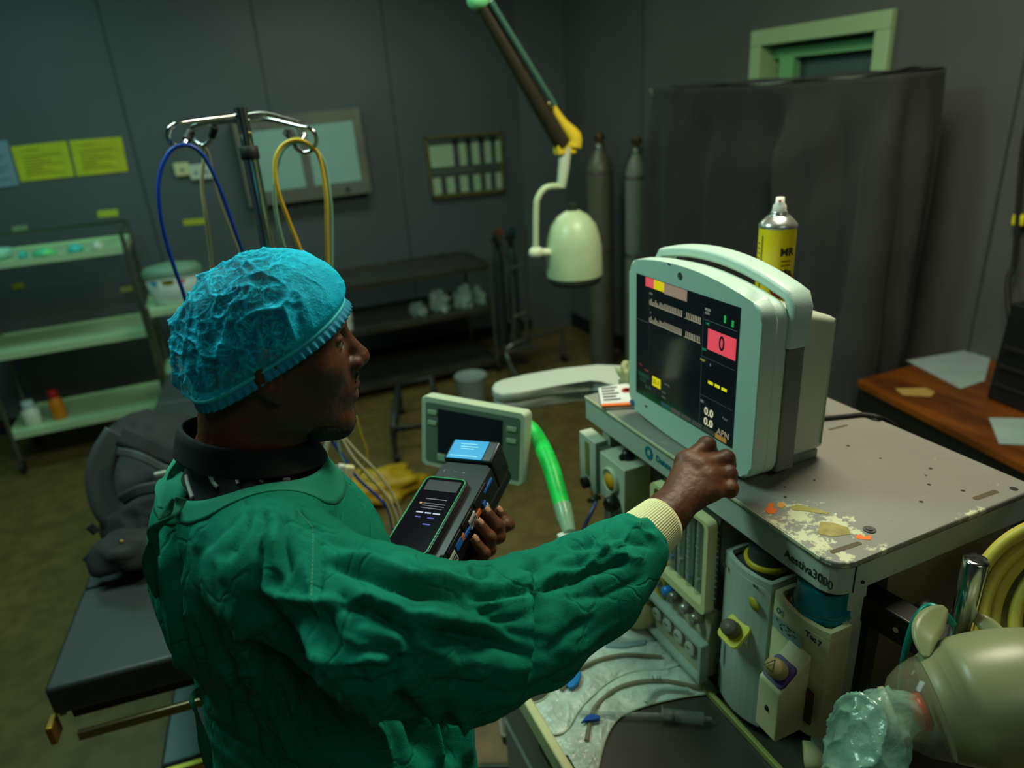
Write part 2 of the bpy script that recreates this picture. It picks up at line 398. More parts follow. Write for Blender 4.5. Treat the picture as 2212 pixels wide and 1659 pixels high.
# framed board of strips
Y2 = BW-.04; P = [PY(*q, Y2) for q in ((917, 296), (1084, 283), (1091, 414), (934, 430))]; a, b, c, d_ = P
t = thing('strip_board', 'gold framed wall board with white cards and dark strips', 'board', PY(1010, 425, Y2))
obj('backing', bq(MB(), 0, 1, 0, 1, .012, .038), mat('board_grey', (62, 76, 68), .6), t)
f = MB()
for u0, u1, v0, v1 in ((0, 1, 0, .035), (0, 1, .96, 1), (0, .03, 0, 1), (.97, 1, 0, 1)): bq(f, u0, u1, v0, v1, 0, .014)
obj('frame', f, mat('brass_frame', (130, 122, 60), .4, metal=.5), t)
cm = mat('white_card', (160, 190, 150), .6)
for u0, u1 in ((.04, .34), (.42, .51), (.59, .68), (.76, .84), (.91, .97)): obj('card', bq(MB(), u0, u1, .15, .5, .004, .012), cm, t)
for u0, u1 in ((.04, .14), (.22, .32), (.40, .50), (.58, .67), (.75, .81), (.89, .965)): obj('card', bq(MB(), u0, u1, .67, .94, .004, .012), cm, t)
for u0, u1 in ((.34, .42), (.51, .59), (.68, .76), (.84, .91)): obj('dark_strip', bq(MB(), u0, u1, .06, .16, .005, .0115), dark, t)
obj('lettering_strip', bq(MB(), .05, .6, .56, .585, .006, .0115), mat('grey_strip', (100, 115, 100), .6), t)

# ================================================================ TROLLEYS
steel = mat('stainless_steel', (150, 160, 148), .28, metal=.85, var=.2, vscale=6, stretch=(.3, 3, 3))
steeld = mat('dull_steel_tube', (115, 122, 108), .35, metal=.8)
shelfm = mat('shelf_steel', (185, 220, 172), .38, metal=.15, var=.1, vscale=3)
rub = mat('black_rubber', (22, 22, 20), .6)
def trolley(label, x0, x1, y0, y1, zs, ztop, group, rail=True, lean=0):
    t = thing('steel_trolley', label, 'trolley', ((x0+x1)/2, (y0+y1)/2, 0), group)
    for z in zs:
        s_ = MB(); s_.box((x0, y0, z-.006), (x1, y1, z)); s_.box((x0, y0-.004, z-.035), (x1, y0+.004, z+.002)); s_.box((x0, y1-.004, z-.035), (x1, y1+.004, z+.012)); s_.box((x0-.004, y0, z-.035), (x0+.004, y1, z+.012)); s_.box((x1-.004, y0, z-.035), (x1+.004, y1, z+.012))
        obj('shelf', s_, shelfm, t)
    for x in (x0, x1):
        for y in (y0, y1):
            g = obj('leg', MB().cyl((x, y, .09), (x, y, ztop), .013), steeld, t)
            c_ = MB(); c_.cyl((x-.011, y, .04), (x+.011, y, .04), .04); obj('caster', c_, rub, g)
    if rail:
        r = MB(); 
        r.tube([(x0, y1, ztop), (x1, y1, ztop), (x1, y0, ztop), ], .009, sub=1); r.tube([(x0, y1, ztop), (x0, y0, ztop)], .009, sub=1)
        obj('guard_rail', r, steeld, t)
    return t
yA = 4.62
zt, zm, zb = PY(278, 532, yA).z, PY(307, 716, yA).z, PY(357, 872, yA).z; xr = PY(315, 700, yA).x
xl = PY(18, 925, yA).x
trolley('stainless three shelf trolley at left below the yellow sheets', xl, xr, yA, yA+.46, (zt, zm, zb), PY(278, 503, yA).z+.02, 'steel trolleys along the back wall')
def lump(mb, c, sx, sy, sz, seed=1, n=14, rough=.25):
    def fn(u, v):
        th = u*2*math.pi; ph = v*math.pi; p = Vector((math.sin(ph)*math.cos(th), math.sin(ph)*math.sin(th), math.cos(ph)))
        k = 1+rough*noise.noise(p*2.2+Vector((seed, 0, 0)))
        return Vector(c)+Vector((p.x*sx*k, p.y*sy*k, p.z*sz*k if p.z > -.3 else -.3*sz))
    return mb.grid(fn, n*2, n, closed_u=True)
cyp = mat('cyan_wrap', (60, 190, 180), .4); gnp = mat('green_wrap', (110, 215, 120), .4, rgb2=(80, 190, 160), vscale=20)
for (px, py, sx, m_, lab) in ((52, 558, .02, cyp, 'small teal wrapped pack at left end of the top trolley shelf'), (98, 553, .06, gnp, 'green wrapped pack lying on the top shelf of the left trolley'), (165, 545, .04, cyp, 'thin cyan pack to the right of the green pack'), (215, 545, .03, whp, 'small clear pack at right on the top shelf of the left trolley')):
    c = PZ(px, py, zt+.01); c.y = max(c.y, yA+.06) if True else 0; c.y = min(max(PZ(px, py, zt+.01).y, yA+.05), yA+.4)
    k = PY(px, py, c.y); obj('wrapped_pack', lump(MB(), (k.x, c.y, zt+.011), sx, .05, .03, px), m_, label=lab, cat='pack', group='packs on the left trolley')
k = PY(8, 590, yA+.1); obj('kidney_bowl', MB().lathe([(.03, 0), (.06, .012), (.075, .055), (.07, .055), (.055, .015), (0, .012)], (k.x, yA+.1, zt+.001)), mat('mint_enamel', (150, 215, 190), .3), label='mint white bowl at the left end of the top trolley shelf', cat='bowl')
def bottle(label, px, py, Y, z, r, h, body, cm_, caph=.03, nm='bottle'):
    k = PY(px, py, Y); t = thing(nm, label, nm, (k.x, Y, z), 'bottles on the trolleys')
    obj('body', MB().lathe([(r*.9, 0), (r, .01), (r, h*.78), (r*.6, h*.92), (r*.55, h)], (k.x, Y, z)), body, t)
    obj('cap', MB().lathe([(r*.68, h*.93), (r*.7, h+caph), (r*.6, h+caph+.004), (0, h+caph+.004)], (k.x, Y, z)), cm_, t)
bottle('white plastic jar on the bottom shelf of the left trolley', 65, 890, yA+.10, zb+.001, .048, .12, mat('jar_white', (200, 210, 190), .4), mat('jar_cap', (165, 195, 195), .4), nm='jar')
bottle('orange bottle with red cap on the bottom trolley shelf', 122, 875, yA+.12, zb+.001, .04, .15, mat('amber_plastic', (200, 120, 15), .35), mat('red_cap', (175, 25, 15), .4))
# small trolley with a tub behind the head
yC = 4.3; zC = PY(350, 668, yC).z; xc0 = PY(322, 690, yC).x; xc1 = xc0+.75
trolley('small steel trolley carrying the white tub, behind the head', xc0, xc1, yC, yC+.4, (zC, zC-.42), zC+.02, 'steel trolleys along the back wall', rail=False)
k = PY(385, 640, yC+.12); t = thing('plastic_tub', 'white plastic tub with grey lid on the small trolley', 'tub', (k.x, yC+.12, zC+.001))
obj('body', MB().lathe([(.12, 0), (.135, .02), (.155, .17), (.15, .17), (0, .168)], (k.x, yC+.13, zC+.001), sy=.75), mat('tub_white', (190, 205, 195), .45), t)
obj('lid', MB().lathe([(.16, .165), (.162, .19), (.14, .215), (.05, .23), (0, .232)], (k.x, yC+.13, zC), sy=.75), mat('tub_lid', (105, 140, 115), .45), t)
for dx, c, w_ in ((-.10, (30, 160, 180), .018), (-.03, (215, 195, 70), .03), (.04, (210, 110, 70), .018)):
    z0 = zC+.125; s_ = MB(); s_.lathe([(.1535, z0), (.156, z0+.028)], (k.x, yC+.13, 0), sy=.75, n=64)
    for f_ in list(s_.bm.faces):
        q = f_.calc_center_median()
        if not (abs(q.x-k.x-dx) < w_ and q.y < yC+.13): s_.bm.faces.remove(f_)
    bmesh.ops.solidify(s_.bm, geom=s_.bm.faces[:], thickness=.002)
    obj('label_patch', s_, mat('patch%d' % c[0], c, .5), t)
# right trolley
yB = 4.6; zs = (PY(1056, 572, yB).z, PY(1075, 660, yB).z, max(PY(1065, 778, yB).z, .10))
darksteel = mat('trolley_dark_steel', (95, 96, 85), .32, metal=.75, var=.25, vscale=4)
shelfm_keep = shelfm; shelfm = darksteel
xb1 = PY(1062, 620, yB).x; xb0 = .62
trolley('long stainless trolley with plastic bags below the strip board', xb0, xb1, yB, yB+.55, zs, zs[0]+.02, 'steel trolleys along the back wall', rail=False)
shelfm = shelfm_keep
bagm = mat('clear_plastic_bag', (175, 205, 190), .22, alpha=.5, spec=.8, bump=1, bscale=40)
for i, (px, py, sx, sz, lab) in enumerate(((903, 660, .055, .055, 'leftmost clear crumpled plastic bag on the middle trolley shelf'), (950, 648, .068, .10, 'clear crumpled plastic bag second from left on the trolley shelf'), (1000, 640, .068, .11, 'clear crumpled plastic bag between two others on the trolley shelf'), (1034, 634, .034, .09, 'clear crumpled plastic bag nearest the right post of the trolley'))):
    k = PY(px, py, yB+.15); b_ = lump(MB(), (k.x, yB+.16, zs[1]+.3*sz+.003), sx, .10, sz, i*5.3, 16, .6)
    obj('plastic_bag', b_, bagm, label=lab, cat='bag', group='clear bags on the trolley')
k = PY(752, 700, yB+.06)
t = thing('bottle', 'white capped bottle on the trolley shelf beside the face', 'bottle', (k.x, yB+.06, zs[1]), 'bottles on the trolleys')
obj('body', MB().lathe([(.028, 0), (.03, .06), (.02, .08)], (k.x, yB+.06, zs[1]+.001)), whp, t); obj('cap', MB().lathe([(.034, .075), (.034, .12), (.03, .125), (0, .125)], (k.x, yB+.06, zs[1])), whp, t)

# ================================================================ GAS CYLINDERS
cylm = mat('cylinder_paint', (108, 108, 92), .4, var=.2, vscale=5, metal=.2)
def cylinder(label, x, y, r, zsh, mt):
    t = thing('gas_cylinder', label, 'gas cylinder', (x, y, 0), 'tall gas cylinders in the corner')
    z = zsh
    obj('body', MB().lathe([(r*.9, 0), (r, .02), (r, z), (r*.93, z+.05), (r*.7, z+.11), (r*.35, z+.16), (r*.3, z+.18)], (x, y, 0)), mt, t)
    obj('neck_ring', MB().lathe([(r*.4, z+.165), (r*.4, z+.2), (r*.28, z+.2)], (x, y, 0)), steeld, t)
    v = MB(); v.lathe([(r*.22, z+.19), (r*.25, z+.25), (r*.2, z+.27), (0, z+.27)], (x, y, 0)); v.cyl((x-.04, y, z+.235), (x+.04, y, z+.235), .012)
    obj('valve', v, mat('valve_brass', (100, 80, 40), .4, metal=.7), t)
    obj('band', MB().lathe([(r*1.01, z*.62), (r*1.015, z*.62+.03), (r*1.0, z*.62+.03)], (x, y, 0)), mat('band_dark', (72, 66, 52), .5), t)
    obj('band', MB().lathe([(r*1.01, z), (r*1.015, z+.02), (r*.99, z+.02)], (x, y, 0)), mat('band_dark', (72, 66, 52), .5), t)
cylinder('large grey gas cylinder standing free to the right of the lamp', 2.54, 4.33, .092, PY(1307, 375, 4.3).z, cylm)
cylinder('slimmer pale gas cylinder half behind the covered rack', 2.66, 4.06, .075, PY(1370, 385, 4.1).z, mat('cylinder_pale', (130, 140, 120), .4, var=.15, vscale=5))

# cylinder trolley with two small cylinders
yS = 4.45; bz = PZ(1095, 790, .05)
t = thing('cylinder_cart', 'tubular steel cylinder cart with small dark bottles beside the corner', 'cart', (1.98, 4.45, 0))
xA, xB_, xC_ = PY(1095, 760, yS).x, PY(1140, 760, yS).x, PY(1222, 760, yS).x
f = MB(); f.tube([(xA-.02, yS-.25, .05), (xA, yS, .16), (xA+.06, yS+.02, .24), (xC_-.06, yS+.05, .27), (xC_, yS+.05, .22), (xC_+.01, yS+.05, .02)], .015)
f.tube([(xA+.06, yS+.02, .24), (xA+.08, yS, .7), (xA-.02, yS, PY(1085, 490, yS).z)], .012); f.tube([(xB_, yS, .27), (PY(1134, 500, yS).x, yS, PY(1134, 492, yS).z)], .014, sub=1)
f.tube([(xA+.07, yS, .45), (xB_, yS, .47)], .01, sub=1); f.tube([(xA+.05, yS, .8), (xB_, yS, .82)], .01, sub=1); f.tube([(xA+.02, yS, .16), (xA+.02, yS+.3, .06)], .012, sub=1)
obj('frame', f, steeld, t)
for x in (xA-.02, xC_+.01): obj('caster', MB().cyl((x-.015, yS-.25 if x < 2 else yS+.05, .035), (x+.015, yS-.25 if x < 2 else yS+.05, .035), .035), rub, t)
obj('base_plate', MB().box((xA, yS-.05, .2), (xB_+.05, yS+.28, .215)), steeld, t)
for i, (x, c, lab) in enumerate(((xA+.03, (38, 44, 42), 'small black gas bottle in the cart, nearer the trolley'), (xB_-.03, (45, 60, 58), 'small dark teal gas bottle in the cart, nearer the corner'))):
    b_ = thing('gas_bottle', lab, 'gas cylinder', (x, yS+.12, .215), 'small bottles in the cylinder cart')
    obj('body', MB().lathe([(.034, 0), (.038, .02), (.038, .62), (.025, .7), (.018, .73)], (x, yS+.12, .216)), mat('small_bottle%d' % i, c, .4), b_)
    v = MB(); v.cyl((x, yS+.12, .93), (x, yS+.12, 1.04), .022); v.cyl((x-.035, yS+.12, 1.0), (x+.035, yS+.12, 1.0), .018); obj('regulator', v, mat('regulator_black', (28, 32, 32), .4), b_)
    obj('hand_wheel', MB().cyl((x+.01, yS+.09, 1.05), (x+.01, yS+.12, 1.05), .03), mat('red_knob', (120, 62, 40), .5) if i == 0 else mat('teal_knob', (30, 60, 62), .5), b_)

# ================================================================ HANGING EXAM LAMP
LD = 2.6; mint = mat('mint_enamel_lamp', (182, 205, 160), .35, var=.1, vscale=10)
a0 = PR(1237, 455, LD); dome = Vector((a0.x, a0.y, 0)); zb_ = PR(1235, 600, LD).z; ztp = PR(1240, 455, LD).z+.0; rr = .103
t = thing('examination_lamp', 'mint enamel dome lamp hanging on a jointed ceiling arm', 'lamp', (dome.x, dome.y, zb_))
h = ztp-zb_
obj('lamp_shade', MB().lathe([(rr, 0), (rr*1.01, .02), (rr*.99, h*.45), (rr*.93, h*.6), (rr*.80, h*.78), (rr*.55, h*.92), (rr*.25, h), (0, h*1.01)], (dome.x, dome.y, zb_), n=48), mint, t)
obj('rim', MB().lathe([(rr*.9, -.028), (rr*.96, -.02), (rr*.97, .002), (rr*.7, .002), (rr*.7, -.02)], (dome.x, dome.y, zb_), n=48), mat('lamp_rim_dark', (36, 44, 36), .5), t)
obj('top_knob', MB().cyl((dome.x, dome.y, zb_+h), (dome.x, dome.y, zb_+h+.025), .018), mat('lamp_rim_dark', (36, 44, 36), .5), t)
J = PR(1155, 543, LD); Jt = PR(1160, 440, LD); El = PR(1172, 405, LD); Ec = PR(1212, 402, LD)
y_ = dome.y
fx = lambda x, y: PY(x, y, y_)
obj('yoke', MB().tube([fx(1157, 540), fx(1158, 450), fx(1163, 425), fx(1180, 405), fx(1212, 402)], .011), mint, t)
j = MB(); j.sphere(fx(1158, 545), (.028, .022, .022)); j.cyl(fx(1158, 545), fx(1190, 545), .014); obj('pivot', j, mat('pivot_white', (215, 225, 190), .4), t)
obj('lower_arm', MB().tube([fx(1212, 405), fx(1217, 370), fx(1222, 318)], [.016, .02, .022], sub=1), mat('lamp_white', (190, 205, 175), .35), t)
obj('bracket', MB().box(fx(1200, 322)-Vector((.0, .02, .02)), fx(1240, 318)+Vector((0, .02, .02)), .004), mat('lamp_yellow', (215, 190, 45), .4), t)
e = MB(); e.tube([fx(1186, 222), fx(1215, 268), fx(1238, 296), fx(1238, 318)], [.012, .02, .03, .03], sub=3); obj('elbow', e, mat('lamp_yellow', (215, 190, 45), .4), t)
p0, p1 = fx(1215, 312), fx(1040, 12)
obj('upper_arm', MB().tube([p0, p1], [.03, .022], sub=1), mat('arm_brown', (45, 42, 26), .4), t)
obj('arm_rod', MB().tube([fx(1190, 228)-Vector((0, .03, 0)), fx(1052, 5)-Vector((0, .03, 0))], .009, sub=1), mat('arm_rod_steel', (95, 145, 125), .3, metal=.6), t)
c = fx(1032, 0); obj('ceiling_joint', MB().sphere(c, (.035, .035, .03)), mat('joint_mint', (130, 220, 150), .4), t)
obj('drop_tube', MB().cyl(c, (c.x, c.y, 3.0), .025), mint, t)

# ================================================================ DRAPED RACK
x0, x1, y0, y1, zt_ = 2.3, 2.52, 1.91, 3.40, 1.912
t = thing('covered_rack', 'tall rack hung with a dark cloth in front of the door', 'rack', ((x0+x1)/2, (y0+y1)/2, 0))
f = MB()
for x in (x0+.03, x1-.03):
    for y in (y0+.04, y1-.02): f.cyl((x, y, 0), (x, y, zt_-.02), .014)
    f.box((x-.012, y0+.03, zt_-.035), (x+.012, y1, zt_-.012))
for y in (y0+.04, y1-.02): f.box((x0+.03, y-.012, zt_-.035), (x1-.03, y+.012, zt_-.012))
f.box((x0+.01, y1-.25, zt_-.012), (x1-.03, y1+.01, zt_-.004))
obj('frame', f, mat('rack_pale_metal', (150, 165, 148), .4, metal=.4), t)
cloth = mat('dark_drape', (74, 78, 76), .85, sheen=.1, var=.12, vscale=5)
def drape(u, v):
    # u: along the perimeter front (0..1) far->near then round the near side; v: 0 top .. 1 bottom
    L = (y1-.06-y0); s_ = u*(L+.25)
    if s_ < L: p = Vector((x0, y1-.06-s_, 0)); n = Vector((-1, 0, 0))
    else:
        e = s_-L; a = min(e/.06, 1)*math.pi/2
        if e < .06: p = Vector((x0+.04*(1-math.cos(a)), y0-.04*math.sin(a)*0+(-.0), 0)); p.y = y0-.03*math.sin(a); n = Vector((-math.cos(a), -math.sin(a), 0))
        else: p = Vector((x0+.04+(e-.06), y0-.03, 0)); n = Vector((0, -1, 0))
    z = zt_-v*1.80
    g = smst_(0, .16, v)*.8
    w_ = (.030*math.sin(u*9+1.1)+.045*math.sin(u*21+2*v)+.022*math.sin(u*44+v*2.2))*g + .05*math.exp(-((u-.83-.03*v)/.03)**2)*g + .028*math.exp(-((u-.12)/.022)**2) - .075*math.exp(-((u-.74-.02*v)/.030)**2)*g + .06*math.exp(-((u-.60-.03*v)/.028)**2)*g - .05*math.exp(-((u-.90)/.022)**2)*g + .04*math.exp(-((u-.95)/.02)**2)*g - .045*math.exp(-((u-.06)/.02)**2)*g - .03*math.exp(-((u-.32-.05*v)/.05)**2)*g
    w_ += .016*math.sin((u*.8+v*1.0)*26+3*math.sin(u*7))*math.exp(-((u-.55)/.25)**2)*math.exp(-((v-.18)/.16)**2)+.012*noise.noise(Vector((u*8, v*6, 1)))
    p += n*(w_+.02*v+.012); p.z = z-.02*math.sin(u*2.8)*(1-v)
    if v < .02: p -= n*.0
    return p
def smst_(a, b, x): q = min(max((x-a)/(b-a), 0), 1); return q*q*(3-2*q)
dr = MB(); dr.grid(drape, 220, 90)
dr.grid(lambda u, v: Vector((x0-.012+(x1-x0+.02)*v, y1-.1-(y1-.1-y0+.03)*u, zt_+.004+.005*math.sin(u*20)+.004*math.sin(v*9+u*5)-.02*math.sin(u*2.8)*(1-v))), 60, 8)
dr.grid(lambda u, v: Vector((x1+.02+.02*math.sin(u*20)*v, y1-.1-(y1-.1-y0+.03)*u, zt_-v*1.8)), 60, 8)
bmesh.ops.solidify(dr.bm, geom=dr.bm.faces[:], thickness=.003)
obj('cloth', dr, cloth, t)

# ================================================================ DESK
zd = .80
A = PZ(1846, 822, zd); B = PZ(2212, 1008, zd); ex = (B-A).normalized(); Bn = B+ex*.6
wood = mat('desk_wood', (120, 66, 16), .32, rgb2=(80, 40, 14), vscale=4, stretch=(3, .6, 1))
t = thing('desk', 'brown wooden desk against the right wall with dark edge', 'desk', (2.45, 1.4, 0))
pl = [(A.x+.01, A.y+.02), (A.x+.0, A.y-.03), (Bn.x, Bn.y), (2.79, Bn.y), (2.79, 1.80), (A.x+.08, A.y+.045)]
pl = [(a_, min(b_, 1.790)) for a_, b_ in pl[:5]]
obj('desk_top', MB().prism(pl, zd-.022, zd), wood, t)
obj('edge_panel', MB().prism([(p[0]+.012 if p[0] < 2.6 else p[0]-.005, p[1]) for p in pl], zd-.14, zd-.0225), mat('desk_dark', (16, 18, 17), .5), t)
for x, y in ((Bn.x+.08, Bn.y+.05), (2.74, Bn.y+.05), (A.x+.1, A.y-.05), (2.74, 1.76)): obj('leg', MB().box((x-.03, y-.03, 0), (x+.03, y+.03, zd-.14)), mat('desk_dark', (16, 18, 17), .5), t)
pap = mat('paper_blue_white', (150, 172, 165), .7, var=.12, vscale=12)
def flat(pts, z, th=.0015): q = [PZ(a, b, z) for a, b in pts]; return MB().prism([(p.x, p.y) for p in q], z, z+th)
obj('paper_sheets', flat([(1958, 779), (2123, 751), (2142, 762), (2127, 823), (2075, 840)], zd+.001), pap, label='larger white paper at the back of the desk', cat='paper', group='papers on the desk')
obj('paper_sheets', flat([(2136, 903), (2290, 906), (2290, 966), (2158, 959)], zd+.001), pap, label='white paper at the near edge of the desk', cat='paper', group='papers on the desk')
obj('paper_slip', flat([(1934, 840), (2000, 838), (2020, 848), (2010, 857), (1950, 854)], zd+.001), mat('tan_slip', (165, 135, 70), .7), label='small tan slip lying on the brown desk', cat='paper')
q0 = PZ(2129, 860, zd); q1 = PZ(2212, 893, zd); zh = PX(2164, 655, q0.x).z
t = thing('computer_case', 'black box standing on the desk at the right edge', 'computer', ((q0.x+.1), q0.y-.1, zd))
dv = (q1-q0); dv.z = 0; dv = dv.normalized()*.42; pv = Vector((-dv.y, dv.x, 0)).normalized(); pv = pv if pv.x > 0 else -pv; pv *= .2; up_ = Vector((0, 0, zh-zd)); o_ = Vector((q0.x, q0.y, zd+.001))
blk = mat('black_plastic', (17, 18, 18), .4); cs = MB(); tp = Vector((.03, 0, 0))
cs.hexa([o_, o_+dv, o_+dv+pv, o_+pv, o_+up_+tp, o_+dv+up_+tp, o_+dv+pv+up_, o_+pv+up_], .008); obj('housing', cs, blk, t)
fn_ = MB(); n_ = -pv.normalized()*.004
for k in range(3):
    z_ = .06+.07*k; fn_.hexa([o_+dv*.06+Vector((0, 0, z_))+n_, o_+dv*.8+Vector((0, 0, z_))+n_, o_+dv*.8+Vector((0, 0, z_)), o_+dv*.06+Vector((0, 0, z_)), o_+dv*.06+Vector((0, 0, z_+.012))+n_, o_+dv*.8+Vector((0, 0, z_+.012))+n_, o_+dv*.8+Vector((0, 0, z_+.012)), o_+dv*.06+Vector((0, 0, z_+.012))])
obj('front_ridges', fn_, mat('dark_grey_plastic', (32, 33, 32), .4), t)
obj('cable', MB().tube([PX(2230, 230, 2.78), PX(2211, 310, 2.77), PX(2203, 400, 2.76), PX(2192, 560, 2.75), PX(2178, 600, 2.73), PX(2177, 640, 2.70), PX(2182, 690, 2.66)], .009), rub, label='black cable hanging down the right wall behind the desk', cat='cable')
k = PX(2210, 474, 2.79); obj('wall_plug', MB().box((2.755, k.y-.022, k.z-.02), (2.799, k.y+.022, k.z+.02), .006), mat('bright_yellow', (235, 225, 20), .4), label='small bright yellow plug on the right wall', cat='plug')
# ================================================================ ANAESTHESIA MACHINE
TZ, X0, X1, Y0_, Y1_ = 1.30, .667, 1.08, .535, 1.216
enam = mat('machine_enamel', (172, 182, 168), .38, var=.05, vscale=3)
enamd = mat('machine_enamel_grey', (118, 122, 110), .42, var=.06, vscale=4)
bodyd = mat('machine_body_dark', (46, 46, 40), .5)
cream = mat('cream_enamel', (205, 205, 150), .42)
AM = thing('anaesthesia_machine', 'pale grey anaesthesia machine with a worn flat top and lower worktop', 'machine', (.75, .85, 0))
# top surface material with worn paint
tm = mat('worn_top', (134, 134, 124), .42, var=.08, vscale=6, bump=.08, bscale=200)
nt = tm.node_tree; b_ = nt.nodes['Principled BSDF']; L = nt.links.new
src = b_.inputs['Base Color'].links[0].from_socket
tc = [n for n in nt.nodes if n.type == 'TEX_COORD'][0]
def blob(x, y, rx, ry, sharp=.25):
    """mask of a worn patch at world x,y (object coords are offset by the machine base)"""
    mp = nt.nodes.new('ShaderNodeMapping'); mp.vector_type = 'TEXTURE'; mp.inputs['Location'].default_value = (x-.75, y-.85, TZ); mp.inputs['Scale'].default_value = (rx, ry, 1)
    L(tc.outputs['Object'], mp.inputs[0]); ln = nt.nodes.new('ShaderNodeVectorMath'); ln.operation = 'LENGTH'; L(mp.outputs[0], ln.inputs[0])
    r = nt.nodes.new('ShaderNodeMapRange'); r.inputs[1].default_value = 1; r.inputs[2].default_value = sharp; L(ln.outputs['Value'], r.inputs[0]); return r.outputs[0]
ns = nt.nodes.new('ShaderNodeTexNoise'); ns.inputs['Scale'].default_value = 55; ns.inputs['Detail'].default_value = 9; ns.inputs['Roughness'].default_value = .7; L(tc.outputs['Object'], ns.inputs[0])
tot = None
for (px, py, rx, ry) in ((1800, 1130, .05, .07), (1730, 1110, .05, .07), (1740, 1170, .06, .09), (1840, 1212, .03, .035), (2110, 1108, .05, .02), (1690, 1120, .04, .05), (1900, 1185, .03, .02)):
    q = PZ(px, py, TZ); o_ = blob(q.x, q.y, rx, ry)
    if tot is None: tot = o_
    else: a_ = nt.nodes.new('ShaderNodeMath'); a_.operation = 'MAXIMUM'; L(tot, a_.inputs[0]); L(o_, a_.inputs[1]); tot = a_.outputs[0]
s_ = nt.nodes.new('ShaderNodeMath'); s_.operation = 'MULTIPLY_ADD'; L(tot, s_.inputs[0]); s_.inputs[1].default_value = .22; L(ns.outputs[0], s_.inputs[2])
r = nt.nodes.new('ShaderNodeMapRange'); r.inputs[1].default_value = .66; r.inputs[2].default_value = .72; L(s_.outputs[0], r.inputs[0])
mx = nt.nodes.new('ShaderNodeMixRGB'); L(r.outputs[0], mx.inputs[0]); L(src, mx.inputs[1]); mx.inputs[2].default_value = (*lin((200, 202, 165)), 1); L(mx.outputs[0], b_.inputs['Base Color'])

tp = MB(); c_ = .03
poly = [(X0+c_*(1-math.cos(R_(a))), Y0_+c_*(1-math.sin(R_(a)))) for a in (90, 70, 50, 30, 10, 0)]
poly = [(X1, Y0_)] + poly + [(X0, Y1_), (X1, Y1_)]
tp.prism(poly[::-1], TZ-.010, TZ, .003)
top = obj('top_shelf', tp, tm, AM)
fp = [(p[0]+.004, p[1]+.004) for p in poly[1:-1]]
fs = MB(); fs.prism([(X1-.002, Y0_+.004)]+fp+[(X1-.002, Y1_-.004)], TZ-.058, TZ-.0102, .002)
obj('fascia', fs, enam, AM)
obj('fascia_seam', MB().box((.705, Y0_+.0025, TZ-.057), (.7062, Y0_+.006, TZ-.011)), mat('gap_dark', (25, 26, 22), .8), AM)
obj('fascia_screw', MB().cyl((.722, Y0_+.001, TZ-.045), (.722, Y0_+.006, TZ-.045), .0025), mat('gap_dark', (25, 26, 22), .8), AM)
FX = X0+.004
def Tm(y, z, x=FX-.0005): return frame((x, y, z), (0, -1, 0), (0, 0, 1))
q = PX(1745, 1230, FX); text('lettering', 'Aestiva3000', Tm(q.y, q.z), .0205, mat('ink_dark', (40, 45, 45), .6), AM, sx=.88)
tealm = mat('logo_teal', (0, 110, 125), .5)
lg = MB(); q = PX(1402, 978, FX); lg.T = Tm(q.y, q.z)
o1 = [(math.cos(a*math.pi/16)*.0125, math.sin(a*math.pi/16)*.0135) for a in range(32)]; o2 = [(p[0]*.5-.001, p[1]*.52+.001) for p in o1]
lg.ring(o1, o2, 0, .0008); obj('logo', lg, tealm, AM)
text('lettering', 'Datex-Ohmeda', Tm(q.y-.045-.035, q.z), .018, tealm, AM, bold=.0004)
et = MB(); et.box((X0-.0012, Y0_+.03, TZ-.006), (X0+.0008, Y1_, TZ-.001), .0006); obj('edge_trim', et, mat('edge_pale', (205, 205, 165), .4), AM)
# slots, holes
hm = mat('hole_dark', (34, 32, 24), .8)
def slot(px0, py0, px1, py1, w_=.005):
    a, b = PZ(px0, py0, TZ), PZ(px1, py1, TZ); m_ = MB(); d = (b-a).normalized(); n = Vector((-d.y, d.x, 0))*w_
    pts = []
    for c, s0 in ((b, -90), (a, 90)):
        for k in range(7): t_ = R_(s0+30*k); pts.append(c+(d*math.cos(t_)+n.normalized()*math.sin(t_))*w_)
    m_.prism([(p.x, p.y) for p in pts], TZ-.0005, TZ+.0003); obj('slot', m_, mat('slot_shadow', (82, 74, 48), .7), top)
slot(1799, 1192, 1855, 1174, .004); slot(2108, 1077, 2150, 1062, .0045); slot(1792, 928, 1828, 919, .003)
for px, py, r_ in ((1832, 963, .003), (2010, 1012, .003), (2007, 1047, .0028), (2080, 1060, .003), (1990, 1084, .003), (2190, 1056, .006), (1696, 1074, .0025), (1759, 1037, .0022), (1695, 1052, .002), (1902, 990, .0022), (2000, 1027, .002)):
    q = PZ(px, py, TZ); obj('screw_hole', MB().cyl((q.x, q.y, TZ-.0005), (q.x, q.y, TZ+.0003), r_, n=14), hm, top)
q = PZ(1878, 1145, TZ); w_ = MB(); w_.cyl((q.x, q.y, TZ), (q.x, q.y, TZ+.0015), .0085); w_.cyl((q.x, q.y, TZ+.0015), (q.x, q.y, TZ+.003), .0045); obj('grommet', w_, mat('grommet_grey', (70, 68, 64), .5), top)
orm = mat('orange_tape', (235, 110, 10), .55)
def patch(name, pts, z, m_, par, th=.0006): return obj(name, MB().prism([(PZ(a, b, TZ).x, PZ(a, b, TZ).y) for a, b in pts][::-1], z, z+th), m_, par)
patch('tape_residue', [(1652, 1103), (1663, 1086), (1672, 1088), (1670, 1098), (1680, 1101), (1672, 1110), (1660, 1110)], TZ, orm, top)
patch('tape_residue', [(1680, 1087), (1691, 1084), (1697, 1092), (1688, 1098), (1678, 1094)], TZ, mat('orange_tape_faded', (220, 150, 60), .6), top)
